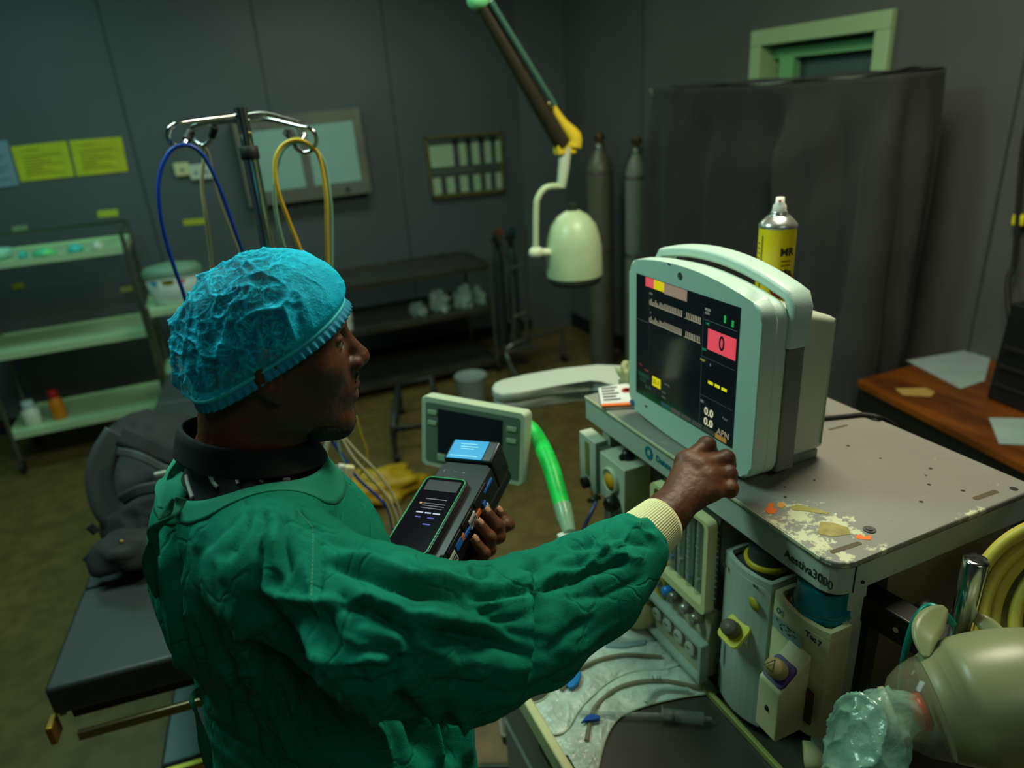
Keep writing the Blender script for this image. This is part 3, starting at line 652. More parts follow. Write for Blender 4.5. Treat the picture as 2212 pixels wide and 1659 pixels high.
patch('tape_residue', [(1848, 1158), (1858, 1154), (1866, 1160), (1882, 1156), (1881, 1167), (1862, 1165), (1850, 1164)], TZ, orm, top)
patch('tape_residue', [(1766, 1150), (1772, 1128), (1800, 1130), (1832, 1140), (1838, 1154), (1800, 1160), (1770, 1154)], TZ, mat('old_tape', (160, 150, 80), .6, var=.3, vscale=60), top)
patch('tape_residue', [(1706, 1096), (1722, 1090), (1760, 1098), (1790, 1108), (1786, 1112), (1750, 1106), (1712, 1102)], TZ, mat('old_tape', (160, 150, 80), .6), top)
# far cable across the top
obj('power_cable', MB().tube([PZ(1770, 905, TZ+.004), PZ(1830, 899, TZ+.004), PZ(1868, 896, TZ+.004), PZ(1905, 904, TZ+.002), PZ(1935, 920, TZ-.06)], .0045), rub, label='black cable lying across the far end of the machine top', cat='cable')
# columns, side panels, lower body
obj('column', MB().box((.713, .548, .88), (.748, .58, TZ-.058), .002), enam, AM)
obj('column', MB().box((.70, 1.17, .88), (.735, 1.2, TZ-.058), .002), enam, AM)
obj('side_panel', MB().box((.80, .556, .30), (1.07, .575, TZ-.0585)), mat('side_panel_brown', (112, 106, 84), .5), AM)
obj('rear_panel', MB().box((.90, .5755, .30), (.93, 1.20, TZ-.0585)), bodyd, AM)
obj('inner_panel', MB().box((.80, .576, .884), (.815, 1.19, TZ-.0585)), mat('inner_grey', (70, 74, 64), .5), AM)
wk = MB(); wk.box((.36, .36, .835), (.93, 1.19, .872)); obj('worktop', wk, mat('worktop_grey', (64, 62, 54), .35, var=.1, vscale=5), AM)
rm = MB(); rm.box((.345, .35, .84), (.362, 1.19, .884), .004); rm.box((.362, .35, .84), (.93, .3605, .884), .003); obj('worktop_rim', rm, cream, AM)
obj('worktop_back_rail', MB().box((.652, .40, .872), (.661, 1.19, .885), .002), mat('rail_yellow_green', (150, 155, 80), .4), AM)
obj('lower_body', MB().box((.40, .40, .13), (1.06, 1.15, .834), .01), bodyd, AM)
dm = MB()
for k, z in enumerate((.16, .38, .60)):
    dr_ = obj('drawer', MB().box((.385, .42, z), (.3995, 1.13, z+.2), .004), enamd, AM); obj('drawer_handle', MB().box((.372, .66, z+.14), (.3848, .90, z+.155), .003), bodyd, dr_)
for x in (.46, 1.0):
    for y in (.46, 1.09): c_ = MB(); c_.cyl((x, y-.02, .062), (x, y+.02, .062), .06); c_.cyl((x, y, .08), (x, y, .135), .015); obj('caster', c_, rub, AM)

# flowmeter bank with cream frame
gy0, gy1 = .772, .935; gx = .655
fr = MB(); fr.T = frame((gx, 0, 0), (0, -1, 0), (0, 0, 1))
ou = rrect(-gy1-.004, 1.045, -gy0, 1.235, .012); inn = rrect(-gy1+.008, 1.062, -gy0-.010, 1.228, .009); fr.ring(ou, inn, -.012, .008)
fr.bm.verts.ensure_lookup_table()
obj('flowmeter_frame', fr, cream, AM)
obj('flowmeter_back', MB().box((gx+.02, gy0+.003, 1.05), (gx+.024, gy1, 1.235)), mat('flow_back', (70, 78, 66), .5), AM)
glass = mat('clear_glass_tube', (190, 205, 185), .08, alpha=.38, spec=.9)
for i in range(6):
    y = gy1-.018-i*.026; tb = obj('flow_tube', MB().cyl((gx+.010, y, 1.06), (gx+.010, y, 1.23), .0065), glass, AM)
    obj('float', MB().cyl((gx+.010, y, 1.075+.01*(i % 3)), (gx+.010, y, 1.083+.01*(i % 3)), .004), mat('float_blue' if i % 2 else 'float_steel', (60, 110, 170) if i % 2 else (150, 150, 150), .4), tb)
    sc = MB()
    for k in range(12): sc.box((gx+.0185, y-.012, 1.07+k*.0125), (gx+.0195, y-.007 if k % 3 else y-.003, 1.071+k*.0125))
    obj('scale_marks', sc, mat('mark_white', (190, 195, 180), .6), tb)
pl_ = MB(); pl_.hexa([(gx-.004, gy0, .90), (gx+.05, gy0, .90), (gx+.05, gy1+.01, .90), (gx-.004, gy1+.01, .90), (gx+.012, gy0, 1.044), (gx+.05, gy0, 1.044), (gx+.05, gy1+.01, 1.044), (gx+.012, gy1+.01, 1.044)], .002)
obj('control_panel', pl_, mat('panel_cream_grey', (165, 165, 130), .45, var=.1, vscale=20), AM)
for i, (y, c, r_) in enumerate(((.918, (150, 150, 135), .012), (.885, (20, 120, 190), .010), (.865, (120, 118, 100), .011), (.83, (150, 150, 140), .010), (.80, (140, 140, 125), .010))):
    z = 1.018; kb = obj('control_knob', MB().lathe([(r_, 0), (r_, .012), (r_*.9, .02), (0, .0205)], (gx+.008, y, z), (-1, 0, .1)), mat('knob_%d' % i, c, .3, metal=0 if i == 1 else .5), AM)
gr = MB(); gr.T = frame((gx-.012, 0, 0), (0, -1, 0), (0, 0, 1)); gr.ring(rrect(-gy1-.012, .898, -gy0+.006, .985, .004), rrect(-gy1-.004, .906, -gy0, .978, .003), -.014, .004)
obj('gauge_guard', gr, mat('guard_pale', (150, 170, 155), .35), AM)
for i, y in enumerate((.915, .88, .845, .81)):
    dd = obj('pressure_gauge', MB().lathe([(.0135, 0), (.0135, .004), (.012, .0045), (0, .0045)], (gx-.002, y, .942), (-1, 0, 0)), mat('gauge_face', (175, 180, 160), .4), AM)
    obj('needle', MB().box((gx-.0078, y-.001, .942), (gx-.0067, y+.008, .944)), mat('needle_red', (150, 60, 40) if i % 2 else (60, 60, 50), .5), dd)
q = PX(1416, 1248, .655); obj('yellow_reservoir', MB().box((.655, q.y-.028, q.z-.055), (.76, q.y+.05, q.z+.05), .008), mat('reservoir_yellow', (195, 160, 20), .4), AM)

# vaporizers
def vap(label, y0, y1, front, topm, facem, xb, platem, z1, z0, lip):
    t = thing('vaporizer', label, 'vaporizer', ((front+xb)/2, (y0+y1)/2, z0))
    b = MB(); ym = (y0+y1)/2
    n = 9; fr_ = [(front+.012*((k/(n-1)*2-1)**2), y0+(y1-y0)*k/(n-1)) for k in range(n)]
    ou = fr_+[(xb, y1), (xb, y0)]
    b.prism(ou, z0, z1-.012, .003)
    inn = [(p[0]+.008, min(max(p[1], y0+.007), y1-.007)) for p in fr_]+[(xb-.008, y1-.007), (xb-.008, y0+.007)]
    rg = b.ring(ou, inn, z1-.0121, z1)
    obj('housing', b, facem, t)
    obj('recess', MB().prism([(p[0]+.0005, p[1]) for p in inn], z1-.0118, z1-.010), topm, t)
    return t
v1 = vap('grey vaporizer with a yellow dial plate, left of the cream one', .652, .757, .662, mat('recess_grey', (60, 64, 60), .5), mat('vaporizer_grey', (172, 186, 172), .4, var=.06, vscale=5), .755, None, 1.188, .89, 0)
k1 = MB(); k1.lathe([(.036, 0), (.036, .012), (.032, .02), (.030, .04)], (.710, .700, 1.177)); obj('filler_cap', k1, mat('cap_dark', (48, 52, 50), .45), v1)
obj('filler_ring', MB().lathe([(.0365, .012), (.0375, .018), (.034, .020)], (.710, .700, 1.178)), mat('ring_yellow', (180, 160, 20), .45), v1)
obj('screw', MB().cyl((.6605, .745, 1.168), (.663, .745, 1.168), .004), mat('cap_dark', (48, 52, 50), .45), v1)
A45 = Vector((-.66, -.02, .75)).normalized()
def dial(par, c, plate_m, pr, knob_m, kr, kh, rot=0):
    c = Vector(c); T = frame(c, Vector((0, -1, 0)), A45.cross(Vector((0, -1, 0))))
    T = frame(c, Vector((0, -1, 0)), (A45.cross(Vector((0, -1, 0)))).normalized())
    p = MB(T); pts = rrect(-pr, -pr, pr, pr, pr*.35); cs, sn = math.cos(R_(rot)), math.sin(R_(rot)); pts = [(a*cs-b*sn, a*sn+b*cs) for a, b in pts]
    sgn = 1 if (T.to_3x3() @ Vector((0, 0, 1))).dot(A45) > 0 else -1
    p.prism(pts, -.006 if sgn > 0 else 0, 0 if sgn > 0 else .006, .001); pl = obj('dial_plate', p, plate_m, par)
    k = MB(); n_ = A45; k.lathe([(kr, 0), (kr*.98, kh*.7), (kr*.88, kh), (kr*.55, kh*1.0), (kr*.5, kh*1.06), (0, kh*1.06)], c+n_*.0005, n_, n=36); kb = obj('dial_knob', k, knob_m, par)
    return T, pl, kb
q = PR(1585, 1362, .985)
qx = PX(1584, 1362, .648)
dial(v1, qx, mat('plate_yellow', (205, 195, 20), .45), .0225, mat('knob_grey_brown', (92, 86, 70), .5), .0145, .020)
obj('dial_mount', MB().hexa([(.664, qx.y-.018, qx.z-.03), (.67, qx.y-.018, qx.z-.03), (.67, qx.y+.018, qx.z-.03), (.664, qx.y+.018, qx.z-.03), (.652, qx.y-.016, qx.z-.004), (.67, qx.y-.016, qx.z+.012), (.67, qx.y+.016, qx.z+.012), (.652, qx.y+.016, qx.z-.004)], .001), mat('vaporizer_grey', (150, 165, 150), .4), v1)
q = PX(1628, 1305, .662); obj('label_spot', MB().lathe([(.010, 0), (.010, .001), (0, .001)], (.6625, q.y, q.z), (-1, 0, 0), sy=1, sx=1.2), mat('spot_yellow', (170, 160, 40), .5), v1)
text('lettering', 'ISO', Tm(PX(1632, 1268, .6615).y, PX(1632, 1268, .6615).z, .6615), .007, mat('ink_dark', (40, 45, 45), .6), v1)
q = PX(1553, 1400, .66); obj('level_window', MB().box((.6585, q.y-.0015-.003, q.z-.022), (.661, q.y-.0015+.003, q.z+.022), .0008), mat('gap_dark', (25, 26, 22), .8), v1)

v2 = vap('cream vaporizer with a purple dial plate and teal cap', .536, .642, .660, mat('recess_yellow', (190, 165, 50), .45), mat('vaporizer_cream', (205, 200, 150), .42, var=.05, vscale=6), .7115, None, 1.186, .985, 0)
k2 = MB(); k2.lathe([(.038, 0), (.040, .015), (.040, .022), (.037, .027), (.037, .055)], (.7075, .586, 1.176), n=48); obj('filler_cap', k2, mat('cap_teal', (0, 105, 110), .3, coat=.3), v2)
obj('cap_band', MB().lathe([(.0395, .004), (.0412, .008), (.0405, .014)], (.7075, .586, 1.176), n=48), mat('cap_band_teal', (0, 125, 140), .35), v2)
q = PX(1686, 1452, .622)
q.y += .003
T, pl, kb = dial(v2, q, mat('plate_purple', (70, 45, 110), .45), .0195, mat('knob_beige', (160, 150, 95), .5), .0145, .020)
tri = MB(T @ Matrix.Translation((0, 0, .0245 if (T.to_3x3() @ Vector((0, 0, 1))).dot(A45) > 0 else -.0245))); tri.ring([(-.009, -.007), (.009, -.007), (0, .010)], [(-.0075, -.006), (.0075, -.006), (0, .0082)], -.0002, .0008); obj('arrow_mark', tri, mat('ink_dark', (40, 45, 45), .6), kb)
zb1 = .995
bk = MB(); cpts = [(q.x-.0150, q.y-.0200), (.662, q.y-.0200), (.662, q.y+.0225), (q.x-.0150, q.y+.0225)]
nn_ = A45
def zpl(x, y): return min(q.z-((x-q.x)*nn_.x+(y-q.y)*nn_.y)/nn_.z-.008, q.z+.040)
vv = [(x, y, zb1) for x, y in cpts]+[(x, y, zpl(x, y)) for x, y in cpts]
n = len(cpts); bk._add(vv, [tuple(range(n))[::-1], tuple(range(n, 2*n))]+[(i, (i+1) % n, n+(i+1) % n, n+i) for i in range(n)]); bmesh.ops.bevel(bk.bm, geom=bk.bm.edges[:], offset=.003, segments=3, affect='EDGES', profile=.5)
obj('dial_housing', bk, mat('vaporizer_cream', (205, 200, 150), .42), v2)
q = PX(1655, 1530, .6055); obj('lock_hole', MB().sphere((q.x+.002, q.y, q.z), (.004, .004, .005)), mat('gap_dark', (25, 26, 22), .8), v2)
q = PX(1742, 1523, .659); w_ = MB(); w_.T = frame((.6598, q.y, q.z), (0, -1, 0), (0, 0, 1)); w_.prism(rrect(-.011, -.032, .011, .032, .005), 0, .0012); obj('level_window', w_, mat('window_wine', (52, 14, 16), .15, coat=.4), v2)
text('lettering', 'ISO', Tm(q.y, q.z+.022, .6582), .008, mat('ink_red', (150, 60, 40), .6), v2)
q = PX(1714, 1374, .6600); T_ = MB(); T_.T = frame((.6600, q.y+.001, q.z), (0, -1, 0), (0, 0, 1)); T_.prism([(-.04, -.011), (.018, -.016), (.018, .008), (-.04, .013)], 0, .0012); obj('paper_sticker', T_, mat('sticker_blue_grey', (140, 170, 160), .6), v2)
hw = MB()
hw.T = frame((.6588, q.y+.001, q.z), (0, -1, 0), (0, 0, 1))
rnd = random.Random(3)
for k in range(26): a = -.034+rnd.random()*.04; b = -.006+rnd.random()*.014; hw.box((a, b, 0), (a+.0015+.002*rnd.random(), b+.0008+.0015*rnd.random(), .0004))
obj('handwriting', hw, mat('ink_dark', (40, 45, 45), .6), v2)
q = PX(1683, 1319, .6598); m_ = MB(); m_.T = Tm(q.y, q.z, .6602-.0004); m_.ring([(a*.36, b*.36) for a, b in o1], [(a*.36, b*.36) for a, b in o2], 0, .001); obj('logo', m_, tealm, v2)
q = PX(1757, 1380, .659); text('lettering', 'Tec 7', Tm(q.y, q.z, .659), .0125, mat('ink_dark', (40, 45, 45), .6), v2, bold=.0004)

# oxygen regulators under the front left of the top
RG = thing('flow_regulator', 'grey regulator block with a yellow gauge under the left of the machine top', 'regulator', (.70, 1.14, 1.09))
regm = mat('regulator_grey', (178, 188, 165), .45, var=.05, vscale=6)
bb = MB(); bb.box((.658, 1.044, 1.095), (.722, 1.142, 1.20), .002); obj('regulator_box', bb, regm, RG)
ga = obj('gauge_rim', MB().lathe([(.028, 0), (.028, .006), (.025, .008), (.024, .006), (0, .006)], (.6575, 1.094, 1.155), (-1, 0, 0), n=40), mat('gauge_rim_white', (180, 195, 165), .4), RG)
obj('gauge_face', MB().lathe([(.019, 0), (.019, .0015), (0, .0015)], (.6514, 1.090, 1.153), (-1, 0, 0), n=32), mat('gauge_yellow', (205, 150, 20), .4), ga)
obj('knob', MB().lathe([(.014, 0), (.016, .004), (.016, .02), (.012, .026), (0, .026)], (.6575, 1.075, 1.113), (-1, -.1, -.1)), blk, RG)
kk = MB(); kk.lathe([(.012, 0), (.012, .01), (.009, .018), (0, .019)], (.690, 1.085, 1.2005)); kk.box((.672, 1.082, 1.2005), (.708, 1.090, 1.212), .002); obj('toggle_knob', kk, blk, RG)
fm = MB(); fm.box((.668, 1.178, 1.07), (.70, 1.25, 1.20), .002); fmo = obj('flowmeter_block', fm, regm, RG)
obj('bridge', MB().box((.672, 1.143, 1.10), (.70, 1.177, 1.19)), mat('inner_grey', (70, 74, 64), .5), RG)
obj('flow_window', MB().box((.6662, 1.205, 1.105), (.6678, 1.222, 1.188), .0005), mat('flow_window', (120, 120, 50), .3), fmo)
obj('knob', MB().cyl((.655, 1.215, 1.085), (.6675, 1.215, 1.085), .013), blk, RG)
fit = MB(); fit.cyl((.676, 1.2, 1.035), (.676, 1.2, 1.069), .008); fit.cyl((.66, 1.2, 1.045), (.69, 1.2, 1.045), .006); obj('fitting', fit, mat('chrome', (190, 195, 190), .15, metal=1), RG)
mt_ = MB(); mt_.box((.7225, 1.06, 1.12), (.735, 1.19, 1.16)); obj('mount_bar', mt_, bodyd, RG)
obj('oxygen_tube', MB().tube([(.676, 1.2, 1.03), PR(1285, 1090, 1.42), PR(1262, 1140, 1.40), PR(1235, 1210, 1.36), PR(1220, 1330, 1.36)], .004), mat('blue_tube', (45, 62, 105), .4), label='thin dark blue tube hanging from the grey regulator', cat='tube')

# display on its arm
AR = thing('ventilator_display', 'small grey ventilator display on a pale swing arm', 'display', (.95, 1.5, 0))
AZ = 1.20
ol = [(1062, 836), (1068, 826), (1084, 819), (1130, 810), (1210, 796), (1290, 786), (1345, 788), (1368, 800), (1362, 822), (1345, 836), (1327, 833), (1300, 822), (1276, 820), (1200, 832), (1124, 846), (1085, 850), (1068, 846)]
pa = [(PZ(a, b, AZ).x, PZ(a, b, AZ).y) for a, b in ol]
armm = mat('arm_grey', (170, 180, 165), .4, bump=.1, bscale=300)
obj('arm_cover', MB().prism(pa[::-1], AZ-.028, AZ, .006, smooth=True), armm, AR)
cx_ = sum(p[0] for p in pa)/len(pa); cy_ = sum(p[1] for p in pa)/len(pa)
obj('arm_base', MB().prism([(cx_+(p[0]-cx_)*.985, cy_+(p[1]-cy_)*.93) for p in pa][::-1], AZ-.056, AZ-.0285, .004, smooth=True), armm, AR)
e_ = PZ(1340, 812, AZ); ps = MB(); ps.cyl((e_.x, e_.y, .05), (e_.x, e_.y, AZ-.056), .022); ps.box((e_.x-.02, 1.195, 1.06), (e_.x+.02, e_.y, 1.10)); ps.cyl((e_.x, e_.y, 0), (e_.x, e_.y, .05), .12, .04); obj('support_post', ps, enamd, AR)
TL = Vector((.3485, 1.3747, 1.3146)); wdt, hgt = .25, .16
ux = Vector((.6478, -.7609, -.0361)).normalized(); vdn = Vector((-.1327, -.0661, -.9889)); vdn = (vdn-ux*vdn.dot(ux)).normalized(); nz = ux.cross(-vdn)
TD = frame(TL, ux, -vdn); bez = mat('display_bezel', (175, 190, 160), .4); 
db = MB(TD); db.T = TD
db.prism(rrect(0, -hgt, wdt, 0, .008), -.034, 0, .003); obj('display_housing', db, bez, AR)
fpn = MB(TD); fpn.prism(rrect(.011, -hgt+.012, wdt-.011, -.011, .005), .0002, .0012); obj('display_panel', fpn, mat('display_panel_green', (92, 112, 92), .5), AR)
scn = MB(TD); scn.box((.042, -hgt+.038, .0013), (wdt-.05, -.022, .002)); obj('screen', scn, mat('display_screen_dark', (30, 34, 44), .15), AR)
btm = mat('button_pale', (150, 175, 140), .5)
for u, v in ((.017, .028), (.017, .052), (wdt-.04, .032), (wdt-.04, .058)): obj('button', MB(TD).box((u, -v-.010, .0013), (u+.022, -v, .003), .0008), btm, AR)
obj('button', MB(TD).box((.042, -hgt+.018, .0013), (.062, -hgt+.034, .003), .0008), btm, AR)
bk_ = TL+ux*wdt*.75-vdn*(-.02)-nz*.034
lk = MB(); pj = PZ(1085, 838, AZ-.056); lk.cyl((pj.x, pj.y, AZ-.08), (pj.x, pj.y, AZ-.056), .016); cb_ = TL+ux*(wdt*.6)+vdn*(hgt*.45)-nz*.03
lk.tube([(pj.x, pj.y, AZ-.078), ((pj.x+cb_.x)/2, (pj.y+cb_.y)/2, AZ-.09), cb_], .014, sub=2); obj('swivel', lk, enamd, AR)
# green breathing hose
hz = [PR(1128, 915, 1.58), PR(1150, 930, 1.52), PR(1172, 968, 1.46), PR(1190, 1010, 1.42), PR(1205, 1060, 1.38), PR(1215, 1095, 1.35)]
H_ = thing('breathing_hose', 'green hose with a clear end hanging right of the display', 'hose', hz[3])
obj('hose_body', MB().tube(hz, [.017, .017, .018, .018, .017, .016], n=20), mat('green_hose', (25, 200, 80), .3, rgb2=(15, 170, 60), vscale=30), H_)
obj('clear_end', MB().tube([PR(1215, 1093, 1.35), PR(1222, 1120, 1.335), PR(1230, 1150, 1.32)], [.018, .016, .012], n=20), mat('clear_vinyl', (150, 195, 155), .2, alpha=.7), H_)
obj('white_coupling', MB().box(PR(1222, 1165, 1.32)-Vector((.014, .01, .01)), PR(1222, 1165, 1.32)+Vector((.014, .01, .012)), .003), whp, H_)

# ================================================================ PATIENT MONITOR
MO = thing('patient_monitor', 'pale grey patient monitor with carry handle and lit dark screen', 'monitor', (.79, .91, TZ))
mw = mat('monitor_shell', (185, 212, 198), .38, bump=.12, bscale=500); mg = mat('monitor_side_shell', (185, 195, 175), .42); mgd = mat('monitor_strap_grey', (105, 110, 98), .45)
ya, yb = .742, 1.092     # near, far
def outline(ya, yb, z0, z1, bow_t=.022, bow_b=.018, r=.022, n=14, drop=.012):
    P = []
    for k in range(n+1):
        u = k/n; P.append((ya+(yb-ya)*u, z1-drop*(1-u)+bow_t*(1-(2*u-1)**2)))
    for k in range(n+1):
        u = 1-k/n; P.append((ya+(yb-ya)*u, z0-bow_b*(1-(2*u-1)**2)*.8))
    # round corners by relaxing
    Q = []
    for i, p in enumerate(P):
        cn = [(ya, P[0][1]), (yb, P[n][1]), (yb, P[n+1][1]), (ya, P[-1][1])]
        hit = False
        for c in cn:
            if abs(p[0]-c[0]) < 1e-6 and abs(p[1]-c[1]) < 1e-6:
                a = P[i-1]; b = P[(i+1) % len(P)]; va = Vector((a[0]-p[0], a[1]-p[1])).normalized(); vb = Vector((b[0]-p[0], b[1]-p[1])).normalized()
                for s_ in range(6):
                    t_ = s_/5; A_ = Vector(p)+va*r; B_ = Vector(p)+vb*r; m1 = A_*(1-t_)**2+Vector(p)*2*t_*(1-t_)+B_*t_*t_; Q.append((m1.x, m1.y))
                hit = True
        if not hit and min((Vector(p)-Vector(c)).length for c in cn) > r*1.05: Q.append(p)
    return Q
def TYZ(x): return frame((x, 0, 0), (0, 1, 0), (0, 0, 1))     # local z = +X
olf = outline(ya, yb, 1.318, 1.612)
m_ = MB(TYZ(.700)); m_.prism(olf, 0, .030, .005, 3, smooth=True)
bz_ = obj('front_bezel', m_, mw, MO)
m_ = MB(TYZ(.7302)); m_.prism(outline(ya+.002, yb-.002, 1.316, 1.606), 0, .022, .003, 2, smooth=True); obj('bezel_back', m_, mw, MO)
# handle strap
hs = []
N = 40
def strap(z0s, z1s, yn, yf): pass
m_ = MB()
pts = []
for k in range(31):
    u = k/30; y = ya+.006+(yb-.006-ya-.006)*u; z = 1.617+.026*(1-(2*u-1)**2)-.014*(1-u); pts.append(Vector((.776, y, z)))
def sweep(pts, wx, wz, m_):
    prev = None; n = len(pts); V = []; F = []
    pr = rrect(-wx, -wz, wx, wz, min(wx, wz)*.8, 4); q_ = len(pr)
    for i, p in enumerate(pts):
        d = (pts[min(i+1, n-1)]-pts[max(i-1, 0)]).normalized(); x = Vector((1, 0, 0)); x = (x-d*x.dot(d)).normalized(); y = d.cross(x)
        V += [p+x*a+y*b for a, b in pr]
    for i in range(n-1): F += [(i*q_+k, i*q_+(k+1) % q_, (i+1)*q_+(k+1) % q_, (i+1)*q_+k) for k in range(q_)]
    m_._add(V, F, True); m_._add(V[:q_], [tuple(range(q_))]); m_._add(V[-q_:], [tuple(range(q_))])
pn = [Vector((.770, ya+.004, 1.53)), Vector((.771, ya+.002, 1.56)), Vector((.774, ya+.004, 1.59))]
pf = [Vector((.775, yb-.004, 1.60)), Vector((.773, yb-.002, 1.56))]
hp = pn+[Vector((.775, ya+.012, 1.606))]+pts[2:-1]+pf
sweep(hp, .021, .0095, m_); obj('handle', m_, mw, MO)
obj('handle_mount', MB().box((.7525, ya+.0, 1.316), (.790, ya+.022, 1.535), .004), mgd, MO); obj('handle_mount', MB().box((.7525, yb-.022, 1.316), (.790, yb, 1.56), .004), mgd, MO)
m_ = MB(); m_.hexa([(.7528, .762, 1.318), (.88, .766, 1.318), (.88, 1.065, 1.318), (.7528, 1.07, 1.318), (.7528, .758, 1.586), (.876, .762, 1.551), (.876, 1.065, 1.551), (.7528, 1.07, 1.586)], .010, 3); obj('rear_housing', m_, mg, MO)
m_ = MB(); m_.box((.712, .770, TZ+.0005), (.872, 1.06, 1.3175), .003); obj('foot', m_, mat('monitor_foot', (120, 130, 112), .45), MO)
obj('side_port', MB().cyl((.80, .769, 1.309), (.80, .7705, 1.309), .005), mat('gap_dark', (25, 26, 22), .8), MO)
obj('seam_line', MB().box((.868, .7625, 1.33), (.8695, .7665, 1.55)), mat('seam_pale', (170, 190, 150), .5), MO)
# screen
SY0, SY1, SZ0, SZ1 = .787, 1.066, 1.356, 1.592      # near..far, bottom..top
TSn = frame((.6990, SY1, SZ1), (0, -1, 0), (0, 0, 1)); SW, SH = SY1-SY0, SZ1-SZ0
sc_ = MB(TSn); sc_.box((0, -SH, -.0006), (SW, 0, .0002)); scr = obj('screen', sc_, mat('screen_glass', (12, 19, 22), .12, spec=.6, emit=.5), MO)
def srect(nm, u0, v0, u1, v1, c, e=1.0, lift=.0004): return obj(nm, MB(TSn).box((u0*SW, -v1*SH, .0002), (u1*SW, -v0*SH, lift)), mat('lit_%d_%d_%d' % c, c, .3, emit=e*.75), scr)
def stext(body, u, v, size, c, al='CENTER', sx=1, bold=0): return text('screen_text', body, TSn @ Matrix.Translation((u*SW, -v*SH, .0007)), size, mat('lit_%d_%d_%d' % c, c, .3, emit=.75), scr, ext=.0001, align=al, sx=sx, bold=bold)
srect('alarm_field', .107, .003, .20, .075, (210, 75, 85)); srect('alarm_field', .20, .003, .31, .075, (205, 180, 20)); srect('message_field', .31, .003, .54, .085, (135, 112, 95))
wv = (150, 140, 120)
for vb, vt, col in ((.205, .155, wv), (.345, .295, wv)):
    w1 = MB(TSn)
    for k in range(33):
        u = .155+k*.016
        if .50 < u < .525: continue
        hh = .026+.014*math.sin(k*1.9)*(k < 9)+(.012 if k > 9 else 0)
        w1.box((u*SW, -vb*SH, .0002), ((u+.0060)*SW, -(vb-hh-.006)*SH, .0004))
    w1.box((.155*SW, -(vb+.004)*SH, .0002), (.50*SW, -vb*SH, .0004)); w1.box((.525*SW, -(vb+.004)*SH, .0002), (.68*SW, -vb*SH, .0004))
    obj('waveform', w1, mat('lit_wave', wv, .4, emit=.75), scr)
for v in (.12, .27): stext('ECG' if v < .2 else 'II', .17, v, .005, (120, 125, 120))
srect('divider', .697, .10, .699, .95, (50, 62, 62)); srect('divider', .70, .16, .985, .163, (60, 80, 80)); srect('divider', .70, .43, .985, .433, (45, 60, 60)); srect('divider', .70, .72, .985, .723, (45, 60, 60))
srect('divider', .15, .12, .152, .95, (32, 44, 44)); srect('divider', .02, .36, .14, .363, (60, 75, 75))
stext('00:00\nCH1', .735, .10, .006, (150, 155, 150)); srect('status_icon', .875, .085, .892, .135, (30, 150, 70)); srect('status_icon', .94, .10, .957, .145, (30, 150, 70)); stext('HR', .74, .185, .006, (20, 140, 90)); stext('SpO', .72, .375, .006, (20, 140, 90))
srect('alarm_field', .745, .215, .985, .365, (215, 70, 85)); stext('0', .868, .29, .034, (12, 16, 26), sx=.8, bold=.0006)
stext('NIBP', .71, .46, .006, (150, 140, 40)); stext('S', .78, .47, .006, (130, 135, 130))
for u in (.765, .825, .885): srect('dash', u, .59, u+.045, .612, (210, 200, 30))
srect('value_field', .197, .78, .29, .86, (200, 185, 20)); stext('21.1', .243, .82, .012, (110, 100, 10), bold=.0004)
stext('0.0', .785, .83, .019, (205, 195, 165), bold=.0004); stext('0.0', .785, .91, .019, (205, 195, 165), bold=.0004); stext('APN', .92, .93, .0155, (150, 135, 110))
stext('Art', .06, .735, .006, (130, 55, 50)); stext('mean', .13, .76, .006, (130, 55, 50)); stext('CO2', .09, .86, .010, (40, 80, 62)); stext('Et  Fi', .15, .90, .009, (52, 92, 74))
srect('soft_field', .03, .80, .16, .835, (22, 50, 40)); stext('mmHg', .36, .79, .006, (90, 95, 90)); stext('FiO2', .33, .87, .006, (90, 95, 90)); stext('MAC', .33, .91, .006, (90, 95, 90)); stext('RR', .72, .77, .007, (120, 125, 120)); stext('Pulse', .93, .81, .006, (90, 95, 90))
for k in range(6): srect('soft_key', .30+.11*k, .955, .40+.11*k, .99, [(30, 66, 74), (72, 62, 66), (58, 58, 60), (58, 58, 60), (52, 52, 54), (150, 108, 50)][k], .8)
# badge, lamps, knob
for y_, z_ in ((.970, 1.628), (.966, 1.628)): obj('light_sensor', MB().cyl((.6985, y_, z_-.002), (.7005, y_, z_-.002), .0013), mat('gap_dark', (25, 26, 22), .8), MO)
bd = MB(TSn); bd.T = frame((.6995, .937, 1.6115), (0, -1, 0), (0, 0, 1)); bd.ring([(a*.45, b*.45) for a, b in o1], [(a*.37, b*.37) for a, b in o1], 0, .0008); bd.box((-.003, -.0012, 0), (.003, .0004, .0008)); bd.box((-.0008, -.004, 0), (.0008, .004, .0008)); obj('badge', bd, mat('badge_grey', (50, 72, 78), .4, metal=.4), MO)
q = PX(1388, 868, .6995); text('marking', 'on', Tm(q.y-.012, q.z-.004, .6994), .007, mat('ink_dark', (40, 45, 45), .6), MO)
obj('power_button', MB().cyl((.697, 1.080, 1.327), (.7, 1.080, 1.327), .006), mat('power_blue', (20, 110, 165), .4), MO)
KN = PX(1558, 990, .6995)
obj('control_wheel', MB().lathe([(.017, 0), (.018, .004), (.017, .016), (.014, .019), (0, .0195)], (.6995, KN.y+.002, KN.z-.004), (-1, 0, 0), n=32), mat('wheel_grey', (70, 86, 84), .35), MO)

